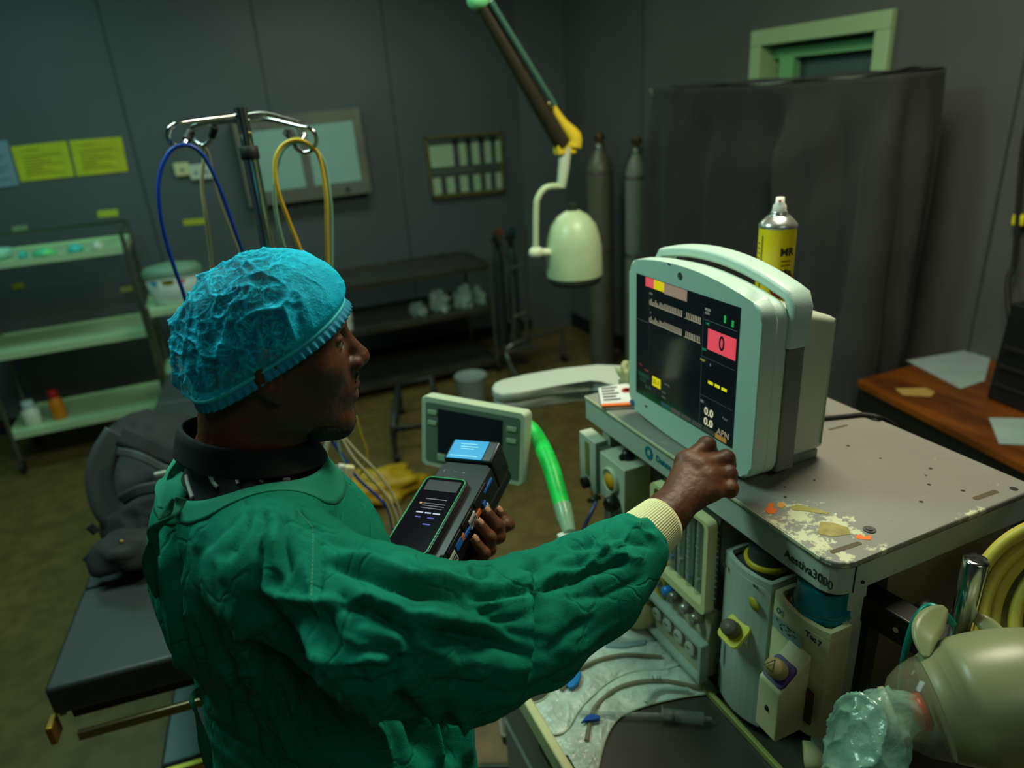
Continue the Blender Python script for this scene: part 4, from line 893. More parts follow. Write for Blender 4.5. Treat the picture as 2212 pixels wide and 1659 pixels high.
# box and spray can behind the monitor
bx = obj('supply_box', MB().box((.905, .90, TZ), (1.02, 1.15, 1.45), .003), mat('blue_card', (40, 95, 130), .6), label='blue box behind the monitor carrying the spray can', cat='box')
CX, CY = .955, .995; q = PY(1681, 486, CY); CX = q.x; cz = 1.451
t = thing('spray_can', 'yellow aerosol can with silver top standing behind the monitor', 'can', (CX, CY, cz)); zs_ = PY(1681, 486, CY).z
rC = .0335
cyl_ = mat('can_yellow', (235, 215, 15), .3, coat=.3)
obj('can_body', MB().lathe([(rC*.97, 0), (rC, .004), (rC, zs_-cz)], (CX, CY, cz), n=48), cyl_, t)
obj('shoulder', MB().lathe([(rC*1.03, -.003), (rC*1.03, .002), (rC*.9, .007), (rC*.6, .017), (rC*.45, .019), (rC*.47, .023), (rC*.40, .026)], (CX, CY, zs_), n=40), mat('can_silver', (190, 195, 185), .25, metal=.8), t)
obj('nozzle', MB().lathe([(rC*.38, .024), (rC*.34, .036), (rC*.24, .040), (rC*.22, .05), (0, .05)], (CX, CY, zs_), n=24), mat('nozzle_white', (220, 225, 215), .4), t)
dn = Vector((-CX, -CY, 0)).normalized(); obj('spray_hole', MB().sphere(Vector((CX, CY, zs_+.044))+dn*rC*.22, .0025), mat('spray_red', (190, 60, 60), .5), t)
def curved(nm, fn, par, material, a0, a1, z0, z1, lift=.0004, n=14):
    m_ = MB(); base = math.atan2(dn.y, dn.x)
    m_.grid(lambda u, v: Vector((CX+(rC+lift)*math.cos(base+a0+(a1-a0)*u), CY+(rC+lift)*math.sin(base+a0+(a1-a0)*u), z0+(z1-z0)*v)), n, 3, th=.0005); return obj(nm, m_, material, par)
kblk = mat('can_print_dark', (48, 40, 42), .5)
curved('print_line', None, t, kblk, -.86, -.80, cz+.02, zs_-.015)
def wraptext(body, ang, z, size, m_, bold=0):
    base = math.atan2(dn.y, dn.x)+ang; n_ = Vector((math.cos(base), math.sin(base), 0)); xx = Vector((0, 0, 1)).cross(n_)
    c = bpy.data.curves.new('t', 'FONT'); c.body = body; c.size = size; c.align_x = 'CENTER'; c.align_y = 'CENTER'; c.extrude = .0003; c.offset = bold; c.resolution_u = 2
    o = bpy.data.objects.new('tmp', c); COL.objects.link(o); dg = bpy.context.evaluated_depsgraph_get(); dg.update(); me = bpy.data.meshes.new_from_object(o.evaluated_get(dg)); bpy.data.objects.remove(o)
    for v in me.vertices:
        a = base+v.co.x/rC; rr = rC+.0006+v.co.z; v.co = Vector((CX+rr*math.cos(a), CY+rr*math.sin(a), z+v.co.y))
    me.transform(MW[t.name].inverted()); me.materials.clear(); return obj('lettering', me, m_, t)
wraptext('MR', .62, zs_-.045, .020, kblk, .0006); wraptext('Min', .62, zs_-.083, .016, kblk, .0006)
for k, z in enumerate((.060, .068)): curved('print_line', None, t, mat('can_print_brown', (130, 90, 20), .5), .30, .85, zs_-z-.0025, zs_-z)
for k in range(9): curved('print_line', None, t, mat('can_print_brown', (130, 90, 20), .5), -1.35, -1.0+.04*(k % 3), zs_-.0315-.009*k, zs_-.030-.009*k)
ov = MB(); base = math.atan2(dn.y, dn.x)
for nm, s_, lf, mm in (('logo_ring', 1, .0006, mat('can_red', (215, 70, 25), .45)), ('logo_oval', .74, .0011, mat('can_blue', (60, 120, 175), .45))):
    ov = MB(); pts_ = [(base+.52+math.cos(a*math.pi/20)*.95*s_, zs_-.108+math.sin(a*math.pi/20)*.024*s_) for a in range(40)]
    def col(u, v, s_=s_, lf=lf): a = u*2*math.pi; k = v; return Vector((CX+(rC+lf)*math.cos(base+.62+math.cos(a)*.85*s_*k), CY+(rC+lf)*math.sin(base+.62+math.cos(a)*.85*s_*k), zs_-.108+math.sin(a)*.024*s_*k))
    ov.grid(col, 32, 5, closed_u=True); bmesh.ops.solidify(ov.bm, geom=ov.bm.faces[:], thickness=.0004); obj(nm, ov, mm, t)
wraptext('CLE', .62, zs_-.108, .016, mat('can_print_pale', (190, 215, 215), .5), .0006)
# sachet on the corner of the top
q = [PZ(a, b, TZ+.003) for a, b in ((1292, 840), (1362, 832), (1385, 880), (1300, 884))]
t = thing('packet', 'small white and orange printed packet on the far corner of the machine top', 'packet', q[0])
sp = MB(); sp.hexa([Vector((p.x, p.y, TZ+.0005)) for p in q]+[Vector((p.x, p.y, TZ+.006+.004*(i in (1, 2)))) for i, p in enumerate(q)], .0015); obj('sleeve', sp, mat('packet_white', (205, 205, 200), .5), t)
pr_ = MB()
def pk(u, v): return (q[0]*(1-u)+q[1]*u)*(1-v)+(q[3]*(1-u)+q[2]*u)*v
for k in range(5):
    a = pk(.08, .15+.14*k); b = pk(.55-.1*(k % 2), .15+.14*k); d = (b-a); n_ = Vector((-d.y, d.x, 0)).normalized()*.0012
    pr_.hexa([Vector((p.x, p.y, z)) for z in (TZ+.008, TZ+.0088+.002) for p in (a, b, b+n_, a+n_)])
obj('printed_text', pr_, mat('packet_ink', (110, 110, 120), .6), t)
og = MB(); a, b, c, d_ = pk(.0, .9), pk(.95, .9), pk(.95, 1.0), pk(0, 1.0); og.hexa([Vector((p.x, p.y, z)) for z in (TZ+.006, TZ+.0105) for p in (a, b, c, d_)]); obj('orange_band', og, mat('packet_orange', (225, 110, 40), .5), t)
og = MB(); c0 = pk(.8, .35); og.lathe([(.008, 0), (.010, .0015), (.012, 0)], (c0.x, c0.y, TZ+.0105)); obj('printed_ring', og, mat('packet_red', (190, 70, 60), .5), t)
gm = MB(); c0 = PZ(1352, 820, TZ+.02); gm = lump(MB(), (c0.x+.02, c0.y+.02, TZ+.012), .02, .03, .035, 3, 12, .9)
obj('gauze_wad', gm, mat('gauze_cream', (165, 165, 120), .7), label='crumpled cream gauze wad beside the printed packet', cat='gauze')
# ================================================================ PERSON
PE = thing('person', 'person in green surgical gown and blue bouffant cap turning the monitor knob', 'person', (0, .86, 0))
skin = mat('dark_skin', (96, 55, 27), .52, rgb2=(74, 41, 19), vscale=14, bump=.10, bscale=260, sub=.08)
HO = Vector((.030, .845, 1.642))
def Hh(x, y, z, pit=R_(3)):
    return (HO.x+x*math.cos(pit)+z*math.sin(pit), HO.y+y, HO.z-x*math.sin(pit)+z*math.cos(pit))
hp_ = [('el', Hh(.002, 0, .024), (.086, .071, .080)), ('el', Hh(.030, 0, .024), (.063, .063, .068)), ('el', Hh(.040, 0, -.035), (.055, .060, .075), {'k': .03}),
       ('rc', Hh(.01, .042, -.062), Hh(.072, .016, -.098), .022, .018, {'k': .025}), ('rc', Hh(.01, -.042, -.062), Hh(.072, -.016, -.098), .022, .018, {'k': .025}),
       ('rc', Hh(.074, -.010, -.100), Hh(.074, .010, -.100), .0165, .0165, {'k': .02}),
       ('rc', Hh(.075, .024, .030), Hh(.082, .008, .028), .013, .012, {'k': .015}), ('rc', Hh(.075, -.024, .030), Hh(.082, -.008, .028), .013, .012, {'k': .015}),
       ('rc', Hh(.048, .046, -.014), Hh(.066, .034, -.022), .018, .015, {'k': .02}), ('rc', Hh(.048, -.046, -.014), Hh(.066, -.034, -.022), .018, .015, {'k': .02}),
       ('rc', Hh(.086, 0, .018), Hh(.110, 0, -.022), .0085, .0125, {'k': .010}), ('el', Hh(.110, 0, -.025), (.0135, .013, .012), {'k': .006}),
       ('el', Hh(.100, .014, -.029), (.0125, .009, .0095), {'k': .006}), ('el', Hh(.100, -.014, -.029), (.0125, .009, .0095), {'k': .006}),
       ('el', Hh(.082, 0, -.058), (.022, .032, .026), {'k': .015}),
       ('el', Hh(.098, 0, -.0555), (.0095, .023, .0072), {'k': .005}), ('el', Hh(.096, 0, -.0705), (.0095, .021, .0085), {'k': .005}),
       ('el', Hh(.108, 0, -.0625), (.012, .026, .0012), {'sub': True, 'k': .003}),
       ('el', Hh(.090, .031, .008), (.014, .015, .0105), {'sub': True, 'k': .012}), ('el', Hh(.090, -.031, .008), (.014, .015, .0105), {'sub': True, 'k': .012}),
       ('el', Hh(.073, .031, .008), (.0125, .0135, .012), {'k': .002}), ('el', Hh(.073, -.031, .008), (.0125, .0135, .012), {'k': .002}),
       ('el', Hh(.0765, .031, .0125), (.0122, .0150, .0065), {'k': .002}), ('el', Hh(.0765, -.031, .0125), (.0122, .0150, .0065), {'k': .002}),
       ('el', Hh(.0755, .031, .0005), (.0115, .0140, .0045), {'k': .002}), ('el', Hh(.0755, -.031, .0005), (.0115, .0140, .0045), {'k': .002}),
       ('el', Hh(.106, .007, -.036), (.004, .0035, .004), {'sub': True, 'k': .002}), ('el', Hh(.106, -.007, -.036), (.004, .0035, .004), {'sub': True, 'k': .002}),
       ('rc', Hh(-.02, 0, -.03), (-.018, .85, 1.47), .058, .064, {'k': .03})]
for s_ in (-1, 1):   # ears
    hp_ += [('el', Hh(-.006, .078*s_, -.004), (.017, .011, .031), {'k': .004}), ('el', Hh(-.002, .090*s_, -.003), (.010, .008, .019), {'sub': True, 'k': .004}), ('el', Hh(.000, .077*s_, -.030), (.009, .007, .011), {'k': .005})]
Ph, Fh = sdf_mesh('head', hp_, .0021, k=.012)
# right hand on the wheel
def V3(v): return np.array(v, float)
def hand(wr, mcps, chains, thumb, rad=.0098, palm_r=.0145, fore=None):
    pr = []
    for m in mcps: pr.append(('rc', wr, m, palm_r*1.35, palm_r, {'k': .012}))
    for a, b in zip(mcps[:-1], mcps[1:]): pr.append(('rc', a, b, palm_r*.95, palm_r*.9, {'k': .010}))
    for c, rr in zip(chains, (1.0, 1.05, 1.0, .88)):
        for i in range(len(c)-1): pr.append(('rc', c[i], c[i+1], rad*rr*(1.12-.07*i), rad*rr*(1.05-.07*i), {'k': .004 if i else .008}))
        pr.append(('el', c[1], (rad*rr*1.12,)*3, {'k': .003}))
    for i in range(len(thumb)-1): pr.append(('rc', thumb[i], thumb[i+1], .0165-.002*i, .0145-.0018*i, {'k': .010 if i == 0 else .004}))
    if fore: pr.append(('rc', wr, fore, .0275, .031, {'k': .02}))
    return pr
W_ = PR(1438, 1112, 1.015)
mc = [PR(1483, 998, 1.063), PR(1510, 1010, 1.058), PR(1528, 1033, 1.052), PR(1534, 1060, 1.047)]
ch = [[mc[0], PR(1527, 962, 1.088), PR(1531, 973, 1.106), PR(1538, 985, 1.100)],
      [mc[1], PR(1567, 992, 1.082), PR(1571, 1003, 1.105), PR(1560, 1002, 1.116)],
      [mc[2], PR(1573, 1025, 1.074), PR(1574, 1035, 1.098), PR(1560, 1025, 1.110)],
      [mc[3], PR(1577, 1056, 1.062), PR(1577, 1060, 1.082), PR(1562, 1048, 1.094)]]
th = [PR(1452, 1075, 1.045), PR(1480, 1020, 1.088), PR(1515, 1000, 1.108), PR(1538, 1005, 1.108)]
Pr, Fr = sdf_mesh('hand', hand(W_, mc, ch, th, rad=.0122, palm_r=.0150, fore=PR(1385, 1160, .985)), .0017, k=.012)
# device frame
DO = Vector((.1385, .842, 1.324)); DU = Vector((.655, -.750, .085)).normalized(); DV = Vector((.702, .647, .295)); DV = (DV-DU*DV.dot(DU)).normalized(); DT_ = DU.cross(DV)
DW, DL, DH = .087, .224, .072
def Dp(u, v, t): return DO+DU*u+DV*v+DT_*t
def on_side(px, py, off=.009):
    d = ray(px, py); p0 = Dp(DW, 0, 0); t = (p0-CAM).dot(DU)/d.dot(DU); return CAM+d*t+DU*off
tips = [on_side(1040, 1108, .008), on_side(1060, 1107, .016), on_side(1024, 1128, .009), on_side(1013, 1164, .009)]
# order along the box (far -> near): index..little
ftip = [on_side(1062, 1106, .013), on_side(1040, 1108, .010), on_side(1024, 1133, .010), on_side(1013, 1168, .010)]
vloc = [(p-DO).dot(DV) for p in ftip]
chL, mcL = [], []
for i, p in enumerate(ftip):
    v = vloc[i]; dn_ = -DT_
    a1 = p+dn_*.020+DU*.012+DV*(-.004); a2 = Dp(DW+.026-.004*i, v-.012, -DH-.004); a3 = Dp(DW*.62, v-.030, -DH-.0215)
    mcL.append(a3); chL.append([a3, a2, a1, p])
wl = Dp(DW*.10, min(vloc)-.075, -DH-.030)
thL = [Dp(DW*.1, min(vloc)-.01, -DH-.026), Dp(-.015, min(vloc)+.02, -DH-.020), Dp(-.018, min(vloc)+.045, -DH+.01), Dp(-.012, min(vloc)+.055, -DH+.03)]
Pl_, Fl_ = sdf_mesh('hand_l', hand(wl, mcL, chL, thL, rad=.0098, palm_r=.0135, fore=(.10, 1.02, 1.20)), .0018, k=.012)
bp_ = [('ec', (.005, .85, .98), (-.01, .85, 1.34), (.10, .14), (.095, .14), (1, 0, 0)), ('rc', (-.02, .70, 1.435), (-.02, 1.0, 1.43), .036, .036), ('rc', (-.018, .85, 1.44), (-.015, .85, 1.52), .07, .06),
       ('ec', (-.01, .85, .92), (-.01, .85, 1.0), (.11, .16), (.11, .155), (1, 0, 0)),
       ('rc', (-.01, .70, 1.44), tuple(PR(900, 1380, .80)), .034, .036), ('rc', tuple(PR(900, 1380, .80)), tuple(PR(1130, 1350, .87)), .036, .036), ('rc', tuple(PR(1130, 1350, .87)), tuple(PR(1385, 1160, .985)), .04, .031), ('rc', (-.02, 1.0, 1.43), (.04, 1.07, 1.21), .036, .036), ('rc', (.04, 1.07, 1.21), (.11, 1.01, 1.195), .036, .03)]
for y in (.77, .94): bp_ += [('rc', (-.01, y, .90), (.01, y, .50), .088, .058), ('rc', (.01, y, .50), (-.01, y, .09), .056, .038), ('rc', (-.02, y, .045), (.13, y+(y-.85)*.2, .035), .038, .032)]
Pb, Fb = sdf_mesh('core', bp_, .008, k=.03)
def merge(*ms):
    P = np.concatenate([m[0] for m in ms]); F = []; o = 0
    for p, f in ms: F += [tuple(i+o for i in q) for q in f]; o += len(p)
    return P, F
P_, F_ = merge((Pb, Fb), (Ph, Fh), (Pr, Fr), (Pl_, Fl_))
def skin_disp(P, N): return .0004*vnoise(P, 90)+.0003*vnoise(P, 200)
body = np_obj('body', P_, F_, skin, PE, disp=skin_disp)
# nails
nm = mat('nail', (190, 140, 110), .3)
for c in chL:
    p = c[-1]; t = (c[-1]-c[-2]).normalized(); 
    n_ = (DU-t*DU.dot(t)).normalized(); s_ = DV
    x = t.cross(n_).normalized(); nb = MB(frame(p+n_*.0062+t*.003, x, t)); nb.T = Matrix(((x.x, t.x, n_.x, (p+n_*.0055+t*.004).x), (x.y, t.y, n_.y, (p+n_*.0055+t*.004).y), (x.z, t.z, n_.z, (p+n_*.0055+t*.004).z), (0, 0, 0, 1)))
    nb.grid(lambda u, v: Vector(((u-.5)*.0115*(1-.25*(2*v-1)**2), (v-.5)*.013, .0038-.010*(u-.5)**2*1.2-.004*(v-.5)**2)), 9, 9, th=.0007); obj('fingernail', nb, nm, body)
# eye and hair
for s_ in (-1, 1):
    e = obj('eye', MB().sphere(Hh(.0765, .031*s_, .0068), .0112, 24), mat('eye_white', (120, 108, 92), .2), body)
    obj('iris', MB().sphere(Hh(.0825, .031*s_, .0062), .0062, 16), mat('iris_dark', (28, 16, 10), .15), e)
    bw = MB(); bw.tube([Hh(.089, .010*s_, .0300), Hh(.089, .022*s_, .0345), Hh(.080, .038*s_, .0335), Hh(.070, .048*s_, .029)], [.0022, .003, .0028, .0015], n=8); obj('eyebrow', bw, mat('hair_black', (14, 12, 10), .7), body)
hairm = mat('hair_black', (14, 12, 10), .7)
Pq, Fq = sdf_mesh('hair', [('el', Hh(-.002, 0, .027), (.086, .0735, .081)), ('rc', Hh(-.055, 0, -.01), Hh(-.056, 0, -.042), .033, .026, {'k': .02}), ('el', Hh(.085, 0, .035), (.05, .1, .055), {'sub': True, 'k': .01}), ('el', Hh(.05, 0, -.055), (.07, .12, .065), {'sub': True, 'k': .01}), ('el', Hh(-.004, 0, -.02), (.022, .15, .036), {'sub': True, 'k': .006})], .004, k=.01)
np_obj('hair', Pq, Fq, hairm, PE, disp=lambda P, N: .0008*vnoise(P, 300))
Pq, Fq = sdf_mesh('beard', [('el', Hh(.081, 0, -.105), (.0185, .024, .017)), ('el', Hh(.092, 0, -.088), (.006, .010, .009)), ('rc', Hh(.072, -.018, -.107), Hh(.045, -.036, -.096), .017, .017, {'k': .01}), ('rc', Hh(.072, .018, -.107), Hh(.045, .036, -.096), .017, .017, {'k': .01})], .0025, k=.008)
np_obj('goatee', Pq, Fq, hairm, PE, disp=lambda P, N: .0012*vnoise(P, 350))
mu = MB(); mu.tube([Hh(.100, -.022, -.0500), Hh(.1055, -.010, -.0462), Hh(.107, 0, -.0455), Hh(.1055, .010, -.0462), Hh(.100, .022, -.0500)], [.001, .0022, .0018, .0022, .001], n=8); obj('moustache', mu, hairm, PE)
lips = MB()

# ---------------------------------------------------------------- cap
Rc = R_(22); ca, sa = math.cos(Rc), math.sin(Rc)
axm = np.array([[ca, 0, -sa], [0, 1, 0], [sa, 0, ca]])     # columns: long axis, y, short axis
p0c = np.array(HO)+np.array([.106, 0, .046]); nc = np.array([.40, 0, -.917]); nc /= np.linalg.norm(nc)
cc = np.array(HO)+np.array([.006, 0, .030])
capP, capF = sdf_mesh('cap', [('el', tuple(cc), (.104, .092, .082), axm), ('el', tuple(np.array(HO)+np.array([-.040, 0, -.006])), (.052, .080, .050), {'k': .03}), ('el', tuple(np.array(HO)+np.array([-.060, -.025, -.028])), (.030, .050, .026), {'k': .02}),
    ('pl', tuple(p0c), tuple(nc), {'k': .004})], .0017, k=.02)
capm = mat('bouffant_fabric', (0, 196, 232), .7, spec=.2, bump=.4, bscale=420)
nt = capm.node_tree; bs = nt.nodes['Principled BSDF']; out = nt.nodes['Material Output']
tc = [n for n in nt.nodes if n.type == 'TEX_COORD'][0]
def nd(t, **k):
    n = nt.nodes.new(t)
    for a, b in k.items(): setattr(n, a, b)
    return n
lw = nd('ShaderNodeLayerWeight'); lw.inputs[0].default_value = .35
nt.nodes.remove(lw)
n1 = nd('ShaderNodeTexNoise'); n1.inputs['Scale'].default_value = 34; n1.inputs['Detail'].default_value = 4; n1.inputs['Distortion'].default_value = 1.6; nt.links.new(tc.outputs['Object'], n1.inputs[0])
a1 = nd('ShaderNodeMath', operation='SUBTRACT'); a1.inputs[1].default_value = .5; nt.links.new(n1.outputs[0], a1.inputs[0])
a2 = nd('ShaderNodeMath', operation='ABSOLUTE'); nt.links.new(a1.outputs[0], a2.inputs[0])
mr = nd('ShaderNodeMapRange'); mr.inputs[1].default_value = .0; mr.inputs[2].default_value = .045; mr.inputs[3].default_value = 1.0; mr.inputs[4].default_value = .36; nt.links.new(a2.outputs[0], mr.inputs[0])
sx_ = nd('ShaderNodeSeparateXYZ'); nt.links.new(tc.outputs['Object'], sx_.inputs[0])
mr2 = nd('ShaderNodeMapRange'); mr2.inputs[1].default_value = HO.x+.01; mr2.inputs[2].default_value = HO.x+.07; nt.links.new(sx_.outputs[0], mr2.inputs[0])
geo = nd('ShaderNodeNewGeometry')
pt = nd('ShaderNodeMapRange'); pt.inputs[1].default_value = .49; pt.inputs[2].default_value = .56; pt.inputs[3].default_value = 0; pt.inputs[4].default_value = .45; nt.links.new(geo.outputs['Pointiness'], pt.inputs[0])
ad = nd('ShaderNodeMath', operation='MULTIPLY_ADD'); nt.links.new(mr2.outputs[0], ad.inputs[0]); ad.inputs[1].default_value = .5; nt.links.new(mr.outputs[0], ad.inputs[2])
ad2 = nd('ShaderNodeMath', operation='ADD'); nt.links.new(ad.outputs[0], ad2.inputs[0]); nt.links.new(pt.outputs[0], ad2.inputs[1]); ad2.use_clamp = True
nt.links.new(ad2.outputs[0], bs.inputs['Alpha'])
def cap_disp(P, N):
    s = (P-p0c)@nc              # negative inside the cap
    e = smst(-.004, -.030, s)
    q = P+.012*np.stack([vnoise(P, 30), vnoise(P+3, 30), vnoise(P+7, 30)], -1)
    front = smst(.03, .09, (P-np.array(HO))[:, 0]+.35*(P-np.array(HO))[:, 2])*.65
    cz = lambda Q, s, k=6.: np.exp(-np.abs(vnoise(Q, s))*k)
    d = .002+(.0050*cz(q, 24)+.0042*cz(q+5, 46)+.0016*cz(q+9, 90)+.0004*vnoise(P, 200)-.0035)*(1-front)
    lo_ = smst(-.075, -.02, s)
    ang = np.arctan2(P[:, 1]-HO.y, P[:, 0]-HO.x)
    d += lo_*e*.0025*np.cos(ang*30+2*vnoise(P, 20))*(1-smst(.02, .07, (P-np.array(HO))[:, 0]))
    tuck = -.005*smst(-.018, -.004, s)
    return d*e+tuck
np_cap = np_obj('surgical_cap', capP, capF, capm, PE, disp=cap_disp, label='turquoise crinkled bouffant cap')
# elastic ruffle around the lower edge
sv = (capP-p0c)@nc; sel = np.abs(sv+.004) < .002; Q = capP[sel]
ux_ = np.array([nc[2]*-1, 0, nc[0]]); ux_ /= np.linalg.norm(ux_)
ctr = Q.mean(0); ua = (Q-ctr)@ux_; va = (Q-ctr)[:, 1]; an = np.arctan2(va, ua); rd = np.hypot(ua, va)
K = 96; rad_t = np.zeros(K)
for k in range(K):
    m = np.abs(np.angle(np.exp(1j*(an-(-math.pi+2*math.pi*(k+.5)/K))))) < .08; rad_t[k] = rd[m].max() if m.any() else .09
rad_t = (rad_t+np.roll(rad_t, 1)+np.roll(rad_t, -1))/3
def ruff(u, v):
    t = -math.pi+2*math.pi*u; f = u*K-.5; i = int(math.floor(f)) % K; w = f-math.floor(f); r = rad_t[i]*(1-w)+rad_t[(i+1) % K]*w
    r = r-.0060+.0015*v*math.sin(t*64)+.003*v
    p = ctr+ux_*r*math.cos(t)+np.array([0, 1, 0])*r*math.sin(t)+nc*(-.002+.0125*v); return Vector(p.tolist())
rf = MB(); rf.grid(ruff, 720, 6, th=.0007, closed_u=True); obj('elastic_ruffle', rf, mat('ruffle_blue', (6, 140, 175), .7), np_cap)
el = MB(); el.tube([ruff(k/90, 0)+Vector((0, 0, 0)) for k in range(90)], .0022, n=8, sub=1, closed=True); obj('elastic_cord', el, mat('cord_cyan', (40, 190, 200), .6), np_cap)

# ---------------------------------------------------------------- shirt and collar
shm = mat('black_shirt', (14, 17, 16), .8)
Ps, Fs = sdf_mesh('shirt', [('ec', (-.005, .855, 1.34), (-.018, .855, 1.425), (.095, .135), (.090, .145), (1, 0, 0)), ('rc', (-.015, .72, 1.445), (-.015, .99, 1.445), .050, .050), ('ec', (-.016, .855, 1.44), (-.014, .855, 1.502), (.088, .10), (.07, .072), (1, 0, 0), {'k': .03}), ('el', (-.055, .85, 1.43), (.058, .11, .06), {'k': .03})], .005, k=.04)
shirt = np_obj('shirt', Ps, Fs, shm, PE, disp=lambda P, N: .002*vnoise(P, 18))
def collar(u, v):
    t = u*2*math.pi; c, s = math.cos(t), math.sin(t)
    r = .071+.011*v+.002*math.sin(3*t+1)
    zt = 1.549-.024*c-.012*(1+s)*.5; h_ = .033
    fold = max(0, 1-v*6)
    return Vector((-.010+(r*1.08)*c-.004*fold*c, .851+r*s*1.03, zt-h_*v+(.0)))
cl = MB(); cl.grid(collar, 96, 14, th=.004, closed_u=True); obj('collar', cl, mat('collar_black', (15, 20, 19), .85), shirt)
from mathutils.bvhtree import BVHTree
def bvh_of(o):
    M = MW[PE.name]; me = o.data; return BVHTree.FromPolygons([M @ v.co for v in me.vertices], [tuple(p.vertices) for p in me.polygons])
def on_mesh(bv, px, py):
    d = ray(px, py).normalized(); h_, n_, i_, t_ = bv.ray_cast(CAM, d); return (h_, n_) if h_ else (None, None)
bs_ = bvh_of(shirt); wl_m = mat('white_print', (190, 190, 175), .7)
for ln in ([(436, 990), (439, 1004), (452, 1020), (461, 1042), (470, 1052)], [(404, 1028), (407, 1045), (417, 1075)], [(501, 1020), (512, 1034), (515, 1045)], [(522, 1024), (515, 1036)], [(571, 1026), (563, 1042)], [(610, 1034), (625, 1036)]):
    pp = [on_mesh(bs_, *q) for q in ln]; pp = [h_+n_*.0005 for h_, n_ in pp if h_ is not None]
    if len(pp) > 1: obj('printed_line', MB().tube(pp, .0026, n=6, sub=3), wl_m, shirt)

# ---------------------------------------------------------------- gown
gown_m = mat('gown_cotton', (0, 122, 97), .85, spec=.2, var=.10, vscale=5, bump=.35, bscale=900)
nt = gown_m.node_tree; b_ = nt.nodes['Principled BSDF']; old = b_.inputs['Normal'].links[0].from_socket
tc = [n for n in nt.nodes if n.type == 'TEX_COORD'][0]
v_ = nt.nodes.new('ShaderNodeTexVoronoi'); v_.feature = 'DISTANCE_TO_EDGE'; v_.inputs['Scale'].default_value = 9
nz_ = nt.nodes.new('ShaderNodeTexNoise'); nz_.inputs['Scale'].default_value = 7; nz_.inputs['Detail'].default_value = 3; nt.links.new(tc.outputs['Object'], nz_.inputs[0])
mxv = nt.nodes.new('ShaderNodeVectorMath'); mxv.operation = 'MULTIPLY_ADD'; nt.links.new(nz_.outputs['Color'], mxv.inputs[0]); mxv.inputs[1].default_value = (.35, .35, .35); nt.links.new(tc.outputs['Object'], mxv.inputs[2]); nt.links.new(mxv.outputs[0], v_.inputs['Vector'])
mr = nt.nodes.new('ShaderNodeMapRange'); mr.inputs[2].default_value = .06; nt.links.new(v_.outputs['Distance'], mr.inputs[0])
n3 = nt.nodes.new('ShaderNodeTexNoise'); n3.inputs['Scale'].default_value = 30; n3.inputs['Detail'].default_value = 5; n3.inputs['Distortion'].default_value = .8; nt.links.new(tc.outputs['Object'], n3.inputs[0])
ma = nt.nodes.new('ShaderNodeMath'); ma.operation = 'MULTIPLY_ADD'; nt.links.new(n3.outputs[0], ma.inputs[0]); ma.inputs[1].default_value = 1.6; nt.links.new(mr.outputs[0], ma.inputs[2])
bp2 = nt.nodes.new('ShaderNodeBump'); bp2.inputs['Strength'].default_value = .5; bp2.inputs['Distance'].default_value = .003; nt.links.new(ma.outputs[0], bp2.inputs['Height']); nt.links.new(old, bp2.inputs['Normal']); nt.links.new(bp2.outputs[0], b_.inputs['Normal'])

gp = [('ec', (.030, .865, .50), (.036, .865, 1.02), (.215, .235), (.190, .215), (1, 0, 0)), ('ec', (.036, .865, 1.02), (-.004, .86, 1.33), (.190, .205), (.140, .18), (1, 0, 0)),
      ('ec', (-.004, .86, 1.33), (-.018, .86, 1.43), (.140, .18), (.105, .165), (1, 0, 0)), ('rc', (-.016, .69, 1.450), (-.022, 1.0, 1.442), .062, .060), ('ec', (-.02, .855, 1.44), (-.012, .855, 1.498), (.105, .12), (.083, .085), (1, 0, 0), {'k': .03}),
      ('el', (-.06, .85, 1.37), (.095, .16, .12), {'k': .05}),
      ('rc', (.0, .665, 1.455), tuple(PR(840, 1368, .745)), .066, .072, {'k': .05}), ('rc', tuple(PR(840, 1360, .745)), tuple(PR(1010, 1385, .815)), .074, .082), ('rc', tuple(PR(1010, 1385, .815)), tuple(PR(1130, 1345, .865)), .082, .077, {'k': .02}),
      ('rc', tuple(PR(1130, 1345, .865)), tuple(PR(1280, 1262, .925)), .076, .067, {'k': .02}), ('rc', tuple(PR(1280, 1262, .925)), tuple(PR(1362, 1190, .968)), .067, .052, {'k': .02}),
      ('rc', (-.02, 1.01, 1.44), (.045, 1.07, 1.22), .068, .070, {'k': .05}), ('rc', (.045, 1.07, 1.22), (.12, 1.0, 1.19), .062, .048, {'k': .03}),
      ('ec', (-.02, .853, 1.47), (-.008, .853, 1.62), (.086, .096), (.12, .12), (1, 0, 0), {'sub': True, 'k': .008})]
